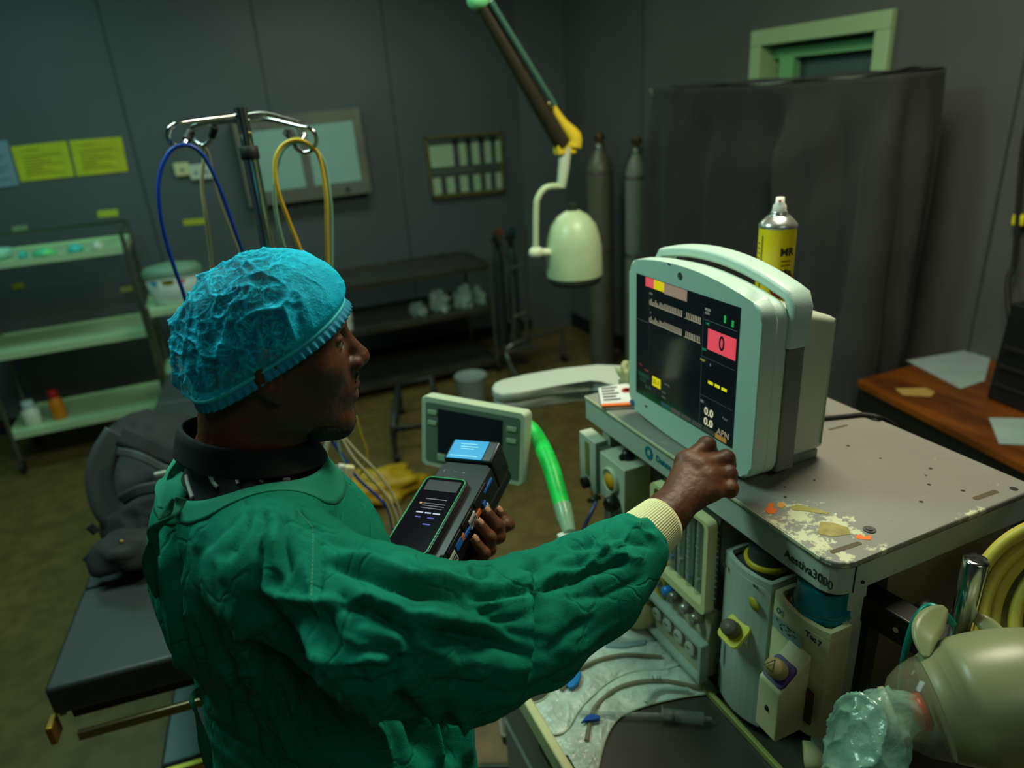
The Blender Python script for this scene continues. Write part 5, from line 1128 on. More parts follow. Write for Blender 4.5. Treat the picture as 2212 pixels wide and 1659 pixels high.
FOLDS = [  # (pixel polyline, half width px, depth m)  + ridge / - groove
 ([(545, 1105), (515, 1160), (486, 1215)], 9, -.006), ([(575, 1098), (560, 1150), (566, 1228)], 9, -.006), ([(606, 1090), (618, 1180), (636, 1272)], 9, -.006), ([(640, 1085), (660, 1130), (700, 1160)], 8, -.004),
 ([(520, 1108), (470, 1150), (425, 1200)], 9, -.004), ([(590, 1130), (594, 1200), (600, 1250)], 12, .005),
 ([(692, 1100), (692, 1180), (690, 1290), (728, 1390), (740, 1460)], 5, -.005),
 ([(540, 1262), (600, 1288), (680, 1303), (750, 1310)], 12, .008), ([(540, 1275), (560, 1330), (620, 1430), (700, 1530), (780, 1640)], 26, -.020), ([(500, 1290), (530, 1400), (590, 1520), (640, 1659)], 20, .010),
 ([(692, 1216), (790, 1238), (900, 1280), (1010, 1292)], 11, -.009), ([(692, 1200), (800, 1205), (880, 1240), (960, 1262)], 10, .006),
 ([(690, 1165), (780, 1175), (860, 1200)], 9, -.005), ([(700, 1300), (800, 1322), (880, 1365), (910, 1440)], 14, -.009), ([(760, 1270), (850, 1310), (960, 1330), (1050, 1325)], 12, .006),
 ([(1010, 1292), (1100, 1276), (1156, 1272)], 9, -.009), ([(1020, 1308), (1100, 1295), (1160, 1290)], 9, .005), ([(860, 1195), (920, 1240), (1000, 1262), (1080, 1255)], 10, .007),
 ([(905, 1362), (1000, 1370), (1085, 1388), (1160, 1430)], 13, -.010), ([(900, 1340), (1000, 1345), (1100, 1350)], 12, .006), ([(1020, 1215), (1035, 1235), (1060, 1222)], 10, -.012),
 ([(1158, 1215), (1166, 1300), (1166, 1400), (1150, 1485)], 9, -.014), ([(1140, 1220), (1146, 1300), (1148, 1400), (1135, 1480)], 12, .007),
 ([(1172, 1262), (1240, 1248), (1330, 1216), (1368, 1208)], 8, -.009), ([(1175, 1250), (1240, 1232), (1320, 1195)], 8, .005), ([(1205, 1262), (1262, 1212), (1300, 1178)], 7, -.005), ([(1215, 1168), (1260, 1175), (1300, 1165)], 8, -.008), ([(1120, 1225), (1180, 1205), (1230, 1180)], 9, -.006),
 ([(1260, 1140), (1300, 1180), (1365, 1212)], 8, .006), ([(1300, 1130), (1350, 1160), (1420, 1185)], 8, -.006), ([(1340, 1110), (1380, 1140), (1425, 1165)], 6, .005), ([(1175, 1420), (1230, 1370), (1290, 1330)], 10, -.006),
 ([(435, 1300), (470, 1390), (510, 1480), (545, 1580), (560, 1659)], 9, -.010), ([(455, 1290), (500, 1400), (540, 1500)], 14, .006), ([(372, 1140), (380, 1200), (376, 1262)], 8, -.007), ([(345, 1150), (352, 1250), (380, 1400), (430, 1530)], 8, .007), ([(360, 1150), (366, 1250), (395, 1400), (445, 1540)], 7, -.007),
 ([(600, 1320), (575, 1420), (610, 1520), (660, 1640)], 10, -.008), ([(400, 1330), (430, 1420), (440, 1500)], 10, -.006), ([(740, 1440), (800, 1420), (850, 1430)], 9, .007), ([(740, 1480), (800, 1490), (860, 1470), (910, 1430)], 9, -.008), ([(780, 1400), (850, 1410), (880, 1450)], 9, -.006),
 ([(850, 1500), (900, 1570), (920, 1659)], 20, -.016), ([(960, 1540), (975, 1600), (985, 1659)], 12, -.012), ([(930, 1530), (945, 1600), (955, 1659)], 9, .010), ([(1000, 1550), (1015, 1659)], 9, .010), ([(550, 1400), (640, 1480), (720, 1600)], 14, -.010),
 ([(500, 1450), (560, 1440), (620, 1455)], 8, .006), ([(430, 1490), (520, 1500), (600, 1520)], 7, -.004), ([(640, 1350), (700, 1420), (735, 1510)], 12, .008), ([(790, 1530), (830, 1590), (850, 1659)], 10, .008),
]
def seg_d(x, y, pl):
    best = np.full(x.shape, 1e9); tt = np.zeros(x.shape); n = len(pl)-1
    for i in range(n):
        (ax, ay), (bx_, by_) = pl[i], pl[i+1]; dx, dy = bx_-ax, by_-ay; t = np.clip(((x-ax)*dx+(y-ay)*dy)/(dx*dx+dy*dy), 0, 1)
        d = np.hypot(x-ax-t*dx, y-ay-t*dy); m = d < best; best = np.where(m, d, best); tt = np.where(m, (i+t)/n, tt)
    return best, tt
rs_ = random.Random(11)
for k in range(80):   # many short creases that follow the run of the cloth
    if k % 8 < 5: cx, cy = rs_.uniform(700, 1400), 0; cy = 1180+ (cx < 1150)*60 + rs_.uniform(0, 260 if cx < 1150 else 110); cy -= max(0, cx-1150)*.15; a = rs_.uniform(-.55, .55)+(-.35 if cx > 1150 else .1)
    else: cx, cy = rs_.uniform(370, 690), rs_.uniform(1110, 1640); a = rs_.uniform(1.1, 2.0)
    l = rs_.uniform(30, 105); b = rs_.uniform(-.25, .25)
    FOLDS.append(([(cx-l*math.cos(a), cy-l*math.sin(a)), (cx+b*l*math.sin(a), cy-b*l*math.cos(a)), (cx+l*math.cos(a), cy+l*math.sin(a))], rs_.uniform(7, 13), rs_.choice((-1, 1, -1))*rs_.uniform(.002, .0045)))
def gown_disp(P, N):
    x, y = vproj(P); vd = P-np.array(CAM); vd /= np.linalg.norm(vd, axis=1)[:, None]; fc = smst(.1, -.25, (N*vd).sum(1))
    # no folds painted on the far arm: only the near layer takes them
    near = (P[:, 1] < .90).astype(float)
    d = np.zeros(len(P))
    for pl, w, a in FOLDS:
        xs = [p[0] for p in pl]; ys = [p[1] for p in pl]; m = (x > min(xs)-3*w) & (x < max(xs)+3*w) & (y > min(ys)-3*w) & (y < max(ys)+3*w)
        if not m.any(): continue
        q, t = seg_d(x[m], y[m], pl); prof = np.exp(-(np.sqrt(q*q+4)/w)**1.5)
        d[m] += a*1.5*prof*np.clip(4*t, 0, 1)*np.clip(4*(1-t), 0, 1)
    d *= fc*near
    q = P*np.array([1, 1, .45]); arm = smst(.14, .24, P[:, 0])
    tri = lambda x: 2/math.pi*np.arcsin(np.sin(x))
    n1, n2, n3_ = vnoise(P, 5), vnoise(P+5, 7), vnoise(P+11, 9)
    def folds(D, sp, ph, mk, lo=-.1): return (tri(2*math.pi*(P@(np.array(D)/np.linalg.norm(D)))/sp+ph)*.7+.3*tri(4*math.pi*(P@(np.array(D)/np.linalg.norm(D)))/sp+2*ph))*smst(lo, .45, mk)
    base = arm*(.0048*folds((.30, .1, .95), .052, 3.2*n1+1.5*n3_, n2)+.0042*folds((.85, .1, -.55), .062, 3.5*n2, -n2, -.2)+.0016*folds((.6, -.2, .8), .030, 4*n3_, n1))
    base = base+(1-arm)*(.0034*folds((.75, -.45, .12), .058, 2.6*n1+1.2*n2, n3_)+.0028*folds((.5, .3, .6), .070, 3*n2, -n3_)+.0018*folds((.8, -.5, .1), .026, 4*n3_, n1))
    base = base+.0006*vnoise(P, 60)
    hem = smst(1.52, 1.47, P[:, 2])
    return d+(base-.002)*hem
Pg, Fg = sdf_mesh('gown', gp, .0036, k=.035)
gown = np_obj('gown', Pg, Fg, gown_m, PE, disp=gown_disp, label='green wrinkled cotton surgical gown')
# neck binding, seams, stitches, ties
bg = bvh_of(gown)
def strip_on(nm, pl, r, material, par, lift=0, n=6):
    pp = [on_mesh(bg, *q) for q in pl]; pp = [h_+n_*lift for h_, n_ in pp if h_ is not None]
    if len(pp) > 1: return obj(nm, MB().tube(pp, r, n=n, sub=4), material, par)
gd = mat('gown_binding', (0, 126, 98), .85)
NC = Vector((-.012, .853, 0)); rows = []
for k in range(72):
    t = k/72*2*math.pi; d_ = Vector((math.cos(t), math.sin(t), 0)); hits = []
    for q in range(40):
        rr = .082+.0012*q; h_, n_, i_, tt_ = bg.ray_cast(NC+Vector((0, 0, 1.62))+d_*rr, Vector((0, 0, -1)))
        if h_ and h_.z > 1.40: hits.append((rr, h_.z))
    best = max(hits, key=lambda a: a[1]-a[0]*.35); row = []
    for q in range(7):
        rr = best[0]+.0035*q; h_, n_, i_, tt_ = bg.ray_cast(NC+Vector((0, 0, 1.62))+d_*rr, Vector((0, 0, -1))); row.append((rr, h_.z if h_ else best[1]-.003*q))
    rows.append(row)
def bind(u, v):
    a = r_ = z_ = 0
    for o_, w_ in ((-1, .25), (0, .5), (1, .25)):
        f = u*72+o_; i = int(math.floor(f)); f -= i; g = v*6; jq = min(int(g), 5); g -= jq
        for ii, wi in ((i % 72, 1-f), ((i+1) % 72, f)):
            for jj, wj in ((jq, 1-g), (jq+1, g)): r_ += w_*wi*wj*rows[ii][jj][0]; z_ += w_*wi*wj*rows[ii][jj][1]
    t = u*2*math.pi; return NC+Vector((math.cos(t)*r_, math.sin(t)*r_, z_+.0022))
bm_ = MB(); bm_.grid(bind, 144, 8, th=.0015, closed_u=True); obj('neck_binding', bm_, gd, gown)
st = mat('stitch_pale', (90, 170, 140), .7)
def stitches(pl, n, par):
    s = MB()
    for k in range(n):
        t = k/n*(len(pl)-1); i = int(t); f = t-i; a = Vector(pl[i]).lerp(Vector(pl[i+1]), f); b = Vector(pl[i]).lerp(Vector(pl[i+1]), min(f+.55*(len(pl)-1)/n, 1))
        h0, n0 = on_mesh(bg, *a); h1, n1_ = on_mesh(bg, *b)
        if h0 and h1 and (h0-h1).length < .02: s.tube([h0, h1], .0005, n=5, sub=1)
    obj('stitching', s, st, par)
stitches([(640, 1100), (676, 1140), (676, 1200), (672, 1290), (690, 1330)], 40, gown)
tm_ = mat('gown_tie', (5, 100, 76), .85)
def ribbon(nm, pts, w, material, par, up=(0, 0, 1), sub=6):
    P = [Vector(p) for p in pts]; Q = []
    for i in range(len(P)-1):
        a, b, c, d = P[max(i-1, 0)], P[i], P[i+1], P[min(i+2, len(P)-1)]
        for k in range(sub): t = k/sub; Q.append(.5*((2*b)+(c-a)*t+(2*a-5*b+4*c-d)*t*t+(3*b-a-3*c+d)*t**3))
    Q.append(P[-1]); n = len(Q)
    def fn(u, v):
        f = u*(n-1); i = min(int(f), n-2); w_ = f-i; p = Q[i].lerp(Q[i+1], w_); d = (Q[i+1]-Q[i]).normalized(); s = d.cross((p-CAM).normalized()).normalized(); s = (s*math.cos(u*9)*.35+s*.65)
        return p+s*w*(v-.5)+(p-CAM).normalized()*.004*math.sin(u*14+v)
    m = MB(); m.grid(fn, n, 4, th=.0012); return obj(nm, m, material, par)
def bk(px, py, y): return PY(px, py, y)
ribbon('back_tie', [bk(385, 1085, .74), bk(350, 1120, .74), bk(330, 1170, .74), bk(325, 1230, .76), bk(340, 1290, .76)], .016, tm_, gown)
ribbon('back_tie', [bk(392, 1075, .73), bk(378, 1110, .72), bk(350, 1130, .72), bk(330, 1150, .74), bk(342, 1200, .745)], .012, tm_, gown)
ribbon('waist_tie', [bk(440, 1490, .74), bk(415, 1508, .72), bk(425, 1545, .71), bk(437, 1590, .71), bk(448, 1640, .71), bk(455, 1700, .71)], .012, tm_, gown)
ribbon('shoulder_flap', [bk(428, 962, 1.0), bk(395, 985, .97), bk(375, 1010, .92), bk(376, 1040, .86), bk(365, 1070, .80), bk(352, 1100, .76)], .036, gd, gown)
# ribbed cuff
cfa, cfb = PR(1378, 1172, .978), PR(1434, 1122, 1.008); cd_ = (cfb-cfa).normalized(); ca_ = cd_.orthogonal().normalized(); cb_ = cd_.cross(ca_)
def cuff(u, v):
    t = u*2*math.pi; r = .0405-.0055*v+.00045*math.cos(t*72)-.006*max(0, v-.93)/.07*.4
    return cfa+(cfb-cfa)*v+(ca_*math.cos(t)+cb_*math.sin(t))*r*(1+.05*math.sin(2*t))
cf = MB(); cf.grid(cuff, 576, 12, th=.003, closed_u=True); obj('knitted_cuff', cf, mat('cuff_cream', (210, 215, 165), .85), gown)
ce = PE
cf = MB(); ll = [Vector((.145, 1.0, 1.20)), Vector((.125, 1.01, 1.20))]
# shoes and trousers
for y in (.77, .94):
    tr = MB(); tr.lathe([(.062, .06), (.068, .3), (.085, .5), (.1, .8)], (-.0, y, 0)); obj('trouser_leg', tr, mat('trouser_black', (20, 22, 24), .8), PE)
    sh = MB(); sh.grid(lambda u, v, y=y: Vector((.045+.145*math.cos(u*6.283)*(math.sin(v*math.pi) if v > .0 else 0), y+.05*math.sin(u*6.283)*math.sin(v*math.pi), .045-.045*math.cos(v*math.pi)+.0)), 24, 12, closed_u=True); obj('shoe', sh, blk, PE)

# ================================================================ HANDHELD TESTER AND PHONE
Dm = Matrix(((DU.x, DV.x, DT_.x, DO.x), (DU.y, DV.y, DT_.y, DO.y), (DU.z, DV.z, DT_.z, DO.z), (0, 0, 0, 1)))
TE = thing('handheld_tester', 'black handheld tester box with blue screen held in the left hand', 'tester', Dp(DW/2, DL/2, -DH))
bkm = mat('tester_black', (24, 25, 26), .38, coat=.1); bkm2 = mat('tester_black_rubber', (16, 17, 18), .5)
m_ = MB(Dm); m_.prism(rrect(0, 0, DW, DL*.80, .006), -DH*.75, -.006, .004); obj('lower_case', m_, bkm, TE)
m_ = MB(Dm); m_.prism(rrect(.001, .002, DW-.001, DL-.0, .006), -DH, -DH*.75-.0005, .003); obj('base_case', m_, bkm2, TE)
m_ = MB(Dm); m_.hexa([(0, DL*.80+.001, -DH*.745), (DW, DL*.80+.001, -DH*.745), (DW, DL, -DH*.745), (0, DL, -DH*.745), (0, DL*.80+.001, .0), (DW, DL*.80+.001, .0), (DW, DL, .004), (0, DL, .004)], .004, 3); hd = obj('head_case', m_, bkm, TE)
m_ = MB(Dm); m_.hexa([(.006, DL*.815, .0006), (DW-.018, DL*.815, .0006), (DW-.018, DL-.004, .0042), (.006, DL-.004, .0042), (.006, DL*.815, .0016), (DW-.018, DL*.815, .0016), (DW-.018, DL-.004, .0052), (.006, DL-.004, .0052)]); scb = obj('screen', m_, mat('blue_screen', (0, 118, 168), .3, emit=.75), TE)
tl_ = mat('screen_white_text', (150, 210, 230), .4, emit=.5)
for k, (v, a, b) in enumerate(((.945, .02, .05), (.92, .022, .054), (.90, .024, .048), (.835, .01, .06))): m_ = MB(Dm); zz = .0017+(v-.815)/.17*.0036; m_.box((a, DL*v, zz), (b, DL*v+.0012, zz+.0003)); obj('screen_text', m_, tl_, scb)
gl_ = mat('case_edge', (95, 98, 96), .4)
m_ = MB(Dm)
for (a, b, c, d) in ((.010, .72, .020, .724), (.010, .70, .012, .724), (.028, .71, .036, .715), (.042, .705, .050, .709), (.045, .70, .048, .716)): m_.box((a, DL*b, -.0062), (c, DL*d, -.0055))
obj('embossed_marks', m_, gl_, TE)
for v0, v1 in ((.05, .25), (.27, .42), (.46, .66)):
    m_ = MB(Dm); m_.box((DW-.0005, DL*v0, -.022), (DW+.002, DL*v1, -.009), .001); obj('side_latch', m_, bkm2, TE)
# coloured sticker strip and clips on the near side
stk = mat('sticker_white', (190, 195, 185), .5); stb = mat('sticker_blue', (20, 100, 185), .5); sto = mat('sticker_orange', (200, 110, 50), .5); stg = mat('sticker_green', (30, 160, 60), .5)
for (v0, v1, t0, t1, mm) in ((.60, .74, -.022, -.017, stb), (.545, .585, -.040, -.030, stb), (.34, .44, -.036, -.018, stk), (.24, .34, -.032, -.026, stb), (.44, .50, -.036, -.028, sto), (.14, .22, -.030, -.018, stb), (.22, .26, -.030, -.020, sto), (.02, .12, -.040, -.020, stk), (.0, .03, -.026, -.018, stg), (.50, .60, -.054, -.040, stk)):
    m_ = MB(Dm); m_.box((DW+.0001, DL*v0, t0), (DW+.0028, DL*v1, t1), .0006); s_ = obj('side_sticker', m_, mm, TE)
    if mm is stk:
        m2 = MB(Dm)
        for q in range(5): m2.box((DW+.0029, DL*(v0+.01+.018*q), t0+.004), (DW+.0032, DL*(v0+.018+.018*q), t1-.005))
        obj('sticker_marks', m2, mat('ink_dark', (40, 45, 45), .6), s_)
m_ = MB(Dm); m_.box((.030, -.004, -.045), (.045, .001, -.030), .001); obj('charging_port', m_, mat('port_grey', (90, 95, 92), .4), TE)
PHn = thing('phone', 'black phone with a green edged case lying on the handheld tester', 'phone', Dp(DW/2, .07, .002))
pw, pl0, pl1 = .076, -.010, .138; pu = -.006
m_ = MB(Dm); m_.prism(rrect(pu, pl0, pu+pw, pl1, .011), -.0055, .0045, .002); obj('phone_case', m_, mat('case_black', (12, 14, 14), .35), PHn)
m_ = MB(Dm); m_.ring(rrect(pu+.0022, pl0+.0022, pu+pw-.0022, pl1-.0022, .0095, 8), rrect(pu+.0036, pl0+.0036, pu+pw-.0036, pl1-.0036, .0085, 8), .0045, .0056); obj('green_rim', m_, mat('rim_green', (10, 150, 80), .35), PHn)
m_ = MB(Dm); m_.prism(rrect(pu+.0038, pl0+.0038, pu+pw-.0038, pl1-.0038, .0083), .0045, .0050); ps_ = obj('phone_screen', m_, mat('phone_glass', (14, 12, 18), .08, spec=.7, emit=.3), PHn)
def pline(u0, v0, u1, v1, c): m_ = MB(Dm); m_.box((pu+u0*pw, pl0+v0*(pl1-pl0), .0050), (pu+u1*pw, pl0+v1*(pl1-pl0), .0052)); obj('screen_text', m_, mat('lit_%d_%d_%d' % c, c, .3, emit=.75), ps_)
pline(.30, .685, .78, .690, (120, 115, 130)); pline(.22, .615, .27, .635, (200, 120, 40)); pline(.30, .625, .80, .630, (110, 105, 120)); pline(.30, .595, .80, .600, (110, 105, 120)); pline(.30, .565, .78, .570, (110, 105, 120))
for a, b in ((.26, .42), (.46, .60), (.64, .80)): pline(a, .50, b, .515, (150, 150, 175))
pline(.30, .44, .42, .455, (50, 30, 130)); pline(.58, .44, .72, .455, (50, 30, 130)); pline(.55, .36, .72, .375, (50, 30, 130)); pline(.12, .80, .88, .94, (30, 22, 28))
# ================================================================ OPERATING TABLE AND BACKPACK
ot = Vector((-.15, 1.36, 0)); ta = R_(-5.6); ex_ = Vector((math.cos(ta), math.sin(ta), 0)); ey_ = Vector((-math.sin(ta), math.cos(ta), 0))
TO = frame((-.497, 1.372, 0), ex_, ey_)
OT = thing('operating_table', 'black padded operating table with steel side rails behind the person', 'table', (-.25, 2.2, 0))
pad = mat('table_pad', (42, 47, 46), .5, var=.15, vscale=3, bump=.05, bscale=300); padd = mat('table_pad_side', (10, 11, 10), .55)
for y0, y1, nm_ in ((0, .335, 'foot'), (.342, .90, 'middle'), (.907, 1.55, 'back'), (1.557, 1.95, 'head')):
    obj('mattress_section', MB(TO).box((0, y0, .795), (.52, y1, .868), .010, 3), pad, OT)
obj('table_frame', MB(TO).box((.02, .03, .757), (.50, 1.92, .7945)), padd, OT)
rl = mat('rail_steel', (135, 122, 92), .25, metal=.85)
obj('side_rail', MB(TO).box((-.012, .05, .752), (-.001, 1.2, .777)), rl, OT); obj('side_rail', MB(TO).box((.521, .05, .752), (.532, 1.2, .777)), rl, OT)
obj('end_rail', MB(TO).box((.035, -.02, .735), (.50, -.008, .757), .003), rl, OT)
obj('rail_bracket', MB(TO).box((-.014, -.022, .745), (.0, .02, .79), .003), mat('rail_bracket', (150, 110, 40), .35, metal=.7), OT)
obj('column', MB(TO).box((.12, .52, .30), (.34, .95, .756), .01), mat('column_steel', (120, 125, 120), .3, metal=.7, var=.2, vscale=3), OT)
bs2 = MB(TO); bs2.box((.045, .285, .04), (.35, 1.25, .30), .01); obj('base', bs2, mat('base_steel', (92, 98, 98), .35, metal=.5), OT)
obj('base_edge', MB(TO).box((.055, .262, .262), (.345, .284, .296), .004), mat('brass_edge', (190, 160, 60), .3, metal=.8), OT)
BP = thing('backpack', 'black backpack with loose straps lying on the operating table', 'backpack', (-.30, 2.05, .87))
bpm = mat('backpack_fabric', (24, 25, 25), .75, bump=.3, bscale=300); bpl = mat('backpack_grey', (48, 52, 52), .6)
Pk, Fk = sdf_mesh('bag', [('el', (-.27, 1.98, .95), (.17, .20, .085)), ('el', (-.30, 2.15, 1.0), (.15, .16, .11)), ('el', (-.30, 1.86, .93), (.13, .09, .065)), ('pl', (0, 0, .8695), (0, 0, -1), {'k': .003})], .007, k=.04)
np_obj('pack_body', Pk, Fk, bpm, BP, disp=lambda P, N: (.014*(ridge(P, 9)-.4)+.006*(ridge(P, 24)-.4))*smst(.87, .90, P[:, 2]))
def by(px, py, y): return PY(px, py, y)
def strapw(nm, pts, w, m_, th=.004):
    P = [Vector(p) for p in pts]; Q = []
    for i in range(len(P)-1):
        a, b, c, d = P[max(i-1, 0)], P[i], P[i+1], P[min(i+2, len(P)-1)]
        for k in range(7): t = k/7; Q.append(.5*((2*b)+(c-a)*t+(2*a-5*b+4*c-d)*t*t+(3*b-a-3*c+d)*t**3))
    Q.append(P[-1]); n = len(Q); mb_ = MB()
    def fn(u, v):
        f = u*(n-1); i = min(int(f), n-2); p = Q[i].lerp(Q[i+1], f-i); d = (Q[i+1]-Q[i]).normalized(); s = d.cross(Vector((.25, -1, .35)).normalized()).normalized(); return p+s*w*(v-.5)
    mb_.grid(fn, n, 5, th=th); return obj(nm, mb_, m_, BP)
strapw('shoulder_strap', [by(255, 935, 1.90), by(225, 985, 1.88), by(215, 1040, 1.86), by(232, 1100, 1.84), by(270, 1135, 1.83), by(330, 1150, 1.82)], .065, bpl)
strapw('shoulder_strap', [by(262, 940, 1.90), by(300, 955, 1.86), by(345, 975, 1.84), by(385, 990, 1.82)], .05, bpm)
strapw('strap_webbing', [by(255, 975, 1.84), by(300, 985, 1.80), by(350, 1010, 1.78), by(380, 1020, 1.76)], .02, bpl)
strapw('strap_webbing', [by(262, 1080, 1.80), by(300, 1060, 1.78), by(350, 1050, 1.76), by(378, 1040, 1.75)], .03, bpl)
obj('front_roll', lump(MB(), (by(275, 1165, 1.72).x, 1.72, .925), .10, .06, .055, 7, 14, .3), bpm, BP)
obj('buckle', MB().box(by(345, 1023, 1.74)-Vector((.012, .004, .004)), by(345, 1023, 1.74)+Vector((.016, .004, .004)), .001), mat('buckle_pale', (170, 175, 165), .4), BP)
obj('zip_pull', MB().sphere(by(263, 1171, 1.66), (.006, .004, .006)), mat('zip_brass', (150, 120, 60), .3, metal=.8), BP)
strapw('loose_strap', [by(208, 1150, 1.80), by(198, 1140, 1.80), by(192, 1135, 1.80)], .02, bpm)

# ================================================================ DRIP STAND WITH LEADS
chrome = mat('chrome', (190, 195, 190), .12, metal=1)
IY = 1.70
IV = thing('drip_stand', 'chrome drip stand with four looped hooks behind the head', 'stand', (PY(560, 420, IY).x, IY, 0))
ix = PY(545, 330, IY).x
p = lambda x, y, dy=0: PY(x, y, IY+dy)
top_ = p(521, 232); jn = p(542, 330); bx0 = jn.x
obj('upper_pole', MB().cyl((jn.x-.003, IY, jn.z-.25), (jn.x-.004, IY, top_.z), .0135, n=28), chrome, IV)
obj('collar', MB().lathe([(.018, -.014), (.020, -.012), (.020, .012), (.018, .014)], (jn.x-.003, IY, jn.z)), rub, IV)
obj('lower_pole', MB().cyl((jn.x-.003, IY, .10), (jn.x-.003, IY, jn.z-.014), .0165, n=28), chrome, IV)
obj('lock_button', MB().sphere((jn.x+.005, IY-.012, jn.z+.04), .004), mat('zip_brass', (150, 120, 60), .3), IV)
def hook(pts): return [p(x, y, dy) for x, y, dy in pts]
hk = [hook([(512, 250, 0), (460, 256, -.02), (400, 264, -.05), (372, 272, -.06), (362, 290, -.06), (368, 308, -.05), (384, 317, -.04), (398, 312, -.03), (404, 300, -.02)]),
      hook([(512, 262, 0), (470, 265, .06), (432, 269, .10), (416, 276, .12), (413, 292, .12), (424, 308, .11), (440, 314, .10), (453, 306, .09), (458, 292, .08)]),
      hook([(530, 262, 0), (580, 258, .0), (640, 272, -.04), (672, 280, -.06), (683, 300, -.06), (676, 322, -.05), (658, 330, -.04), (640, 320, -.03), (634, 304, -.02)]),
      hook([(530, 250, 0), (570, 246, .08), (620, 258, .13), (648, 268, .15), (658, 286, .15), (652, 300, .14), (640, 304, .13), (630, 296, .12)])]
for h_ in hk:
    a = obj('hook', MB().tube(h_, .0048, n=14), chrome, IV); obj('hook_tip', MB().tube([h_[-1]+(h_[-2]-h_[-1])*.2, h_[-1]+(h_[-1]-h_[-2])*1.3], .0085, n=12, sub=1), rub, a)
for k in range(5):
    a = k*2*math.pi/5+.4; lg_ = obj('base_leg', MB().tube([(bx0, IY, .11), (bx0+.19*math.cos(a), IY+.19*math.sin(a), .075)], [.015, .011], sub=1), steeld, IV); obj('caster', MB().cyl((bx0+.19*math.cos(a)-.01, IY+.19*math.sin(a), .03), (bx0+.19*math.cos(a)+.01, IY+.19*math.sin(a), .03), .03), rub, lg_)
blue = mat('blue_lead', (10, 62, 160), .4); yel = mat('yellow_lead', (200, 165, 40), .4); pgr = mat('pale_green_tube', (120, 165, 135), .35); wht = mat('ivory_lead', (185, 185, 150), .4); olv = mat('olive_lead', (130, 130, 95), .45)
def cab(label, pts, r, m_, nm='monitoring_lead', grp='leads hanging from the drip stand'):
    return obj(nm, MB().tube([p(x, y, dy) for x, y, dy in pts], r, n=10, sub=6), m_, label=label, cat='cable', group=grp)
cab('blue lead looped over the left hook of the drip stand', [(530, 560, .0), (515, 520, -.02), (480, 420, -.04), (445, 345, -.05), (418, 318, -.055), (390, 314, -.06), (365, 330, -.06), (346, 375, -.06), (343, 430, -.06), (356, 510, -.05), (390, 615, -.03), (430, 700, 0), (560, 820, .05), (690, 905, .0), (705, 935, 0), (740, 985, 0), (770, 1030, 0), (812, 1070, 0), (838, 1100, 0), (850, 1150, 0)], .0042, blue)
cab('olive twisted lead hanging from the small left hook of the drip stand', [(430, 310, .10), (440, 340, .10), (436, 400, .10), (445, 470, .10), (456, 560, .12), (470, 700, .14)], .0042, olv)
cab('thin olive lead beside the twisted one on the small left hook', [(432, 310, .105), (452, 335, .11), (470, 420, .11), (500, 500, .12), (540, 600, .12)], .0025, olv)
cab('yellow lead looped over the right hook of the drip stand', [(708, 600, -.02), (706, 500, -.04), (704, 420, -.05), (690, 340, -.05), (668, 312, -.055), (640, 302, -.055), (610, 315, -.05), (594, 350, -.05), (600, 410, -.05), (625, 480, -.04), (655, 560, -.03), (690, 700, 0), (742, 800, 0), (745, 890, 0), (738, 930, -.0)], .0045, yel)
cab('pale green tube looped over the right hook of the drip stand', [(716, 600, .0), (716, 480, -.02), (712, 420, -.03), (700, 350, -.03), (672, 318, -.035), (640, 306, -.035), (612, 322, -.03), (598, 360, -.03), (592, 410, -.03), (600, 480, -.02), (622, 560, -.01), (670, 700, 0), (715, 880, 0), (725, 930, 0), (733, 975, 0), (745, 1000, 0)], .0045, pgr)
cab('ivory lead bundle hanging below the chin to the lower right', [(700, 880, .0), (728, 930, .0), (760, 985, 0), (790, 1020, 0), (830, 1065, 0), (850, 1100, 0), (866, 1150, 0)], .0045, wht)
cab('second ivory lead running beside the bundle below the chin', [(735, 935, .01), (770, 975, .01), (810, 1015, .01), (840, 1055, .01), (862, 1100, .01), (872, 1150, .01)], .0038, wht)
cab('ivory lead curving down left of the bundle to the white connector', [(730, 930, -.01), (712, 945, -.02), (703, 975, -.02), (702, 1000, -.02), (712, 1018, -.02), (724, 1020, -.02)], .0065, mat('white_lead', (180, 185, 160), .4))
cab('yellow lead curving right of the chin', [(768, 900, .02), (778, 935, .02), (790, 970, .02), (792, 995, .02), (782, 1018, .02), (775, 1025, .02)], .0045, mat('yellow_lead_dull', (150, 140, 50), .45))
cab('short yellow lead end crossing the bundle', [(785, 1032, 0), (800, 1038, 0), (820, 1050, 0), (832, 1080, 0), (842, 1105, 0), (850, 1140, 0)], .0038, mat('yellow_lead_bright', (205, 195, 80), .45))
cn = thing('lead_connector', 'cream and white block connector on the hanging leads', 'connector', p(740, 1020, -.02))
q = p(743, 1018, -.03); d = (p(760, 1020, -.03)-p(726, 1016, -.03)).normalized(); dz = p(743, 1000, -.03)-p(745, 1036, -.03); dz.normalize()
Tn = frame(q, d, dz)
obj('white_block', MB(Tn).box((-.018, -.018, -.008), (-.001, .018, .008), .002), whp, cn); obj('cream_block', MB(Tn).box((0, -.018, -.009), (.024, .018, .009), .003), mat('cream_plastic', (215, 210, 160), .5), cn)
m_ = MB(Tn)
for k in range(5): obj('lead_wire', MB(Tn).tube([(-.018, -.013+.0065*k, 0), (-.030, -.012+.006*k, .002), (-.04, -.006+.004*k, .004)], .0016, n=6, sub=3), mat('wire_%d' % k, ((180, 180, 170), (150, 60, 50), (180, 180, 170), (60, 70, 90), (180, 180, 170))[k], .4), cn)

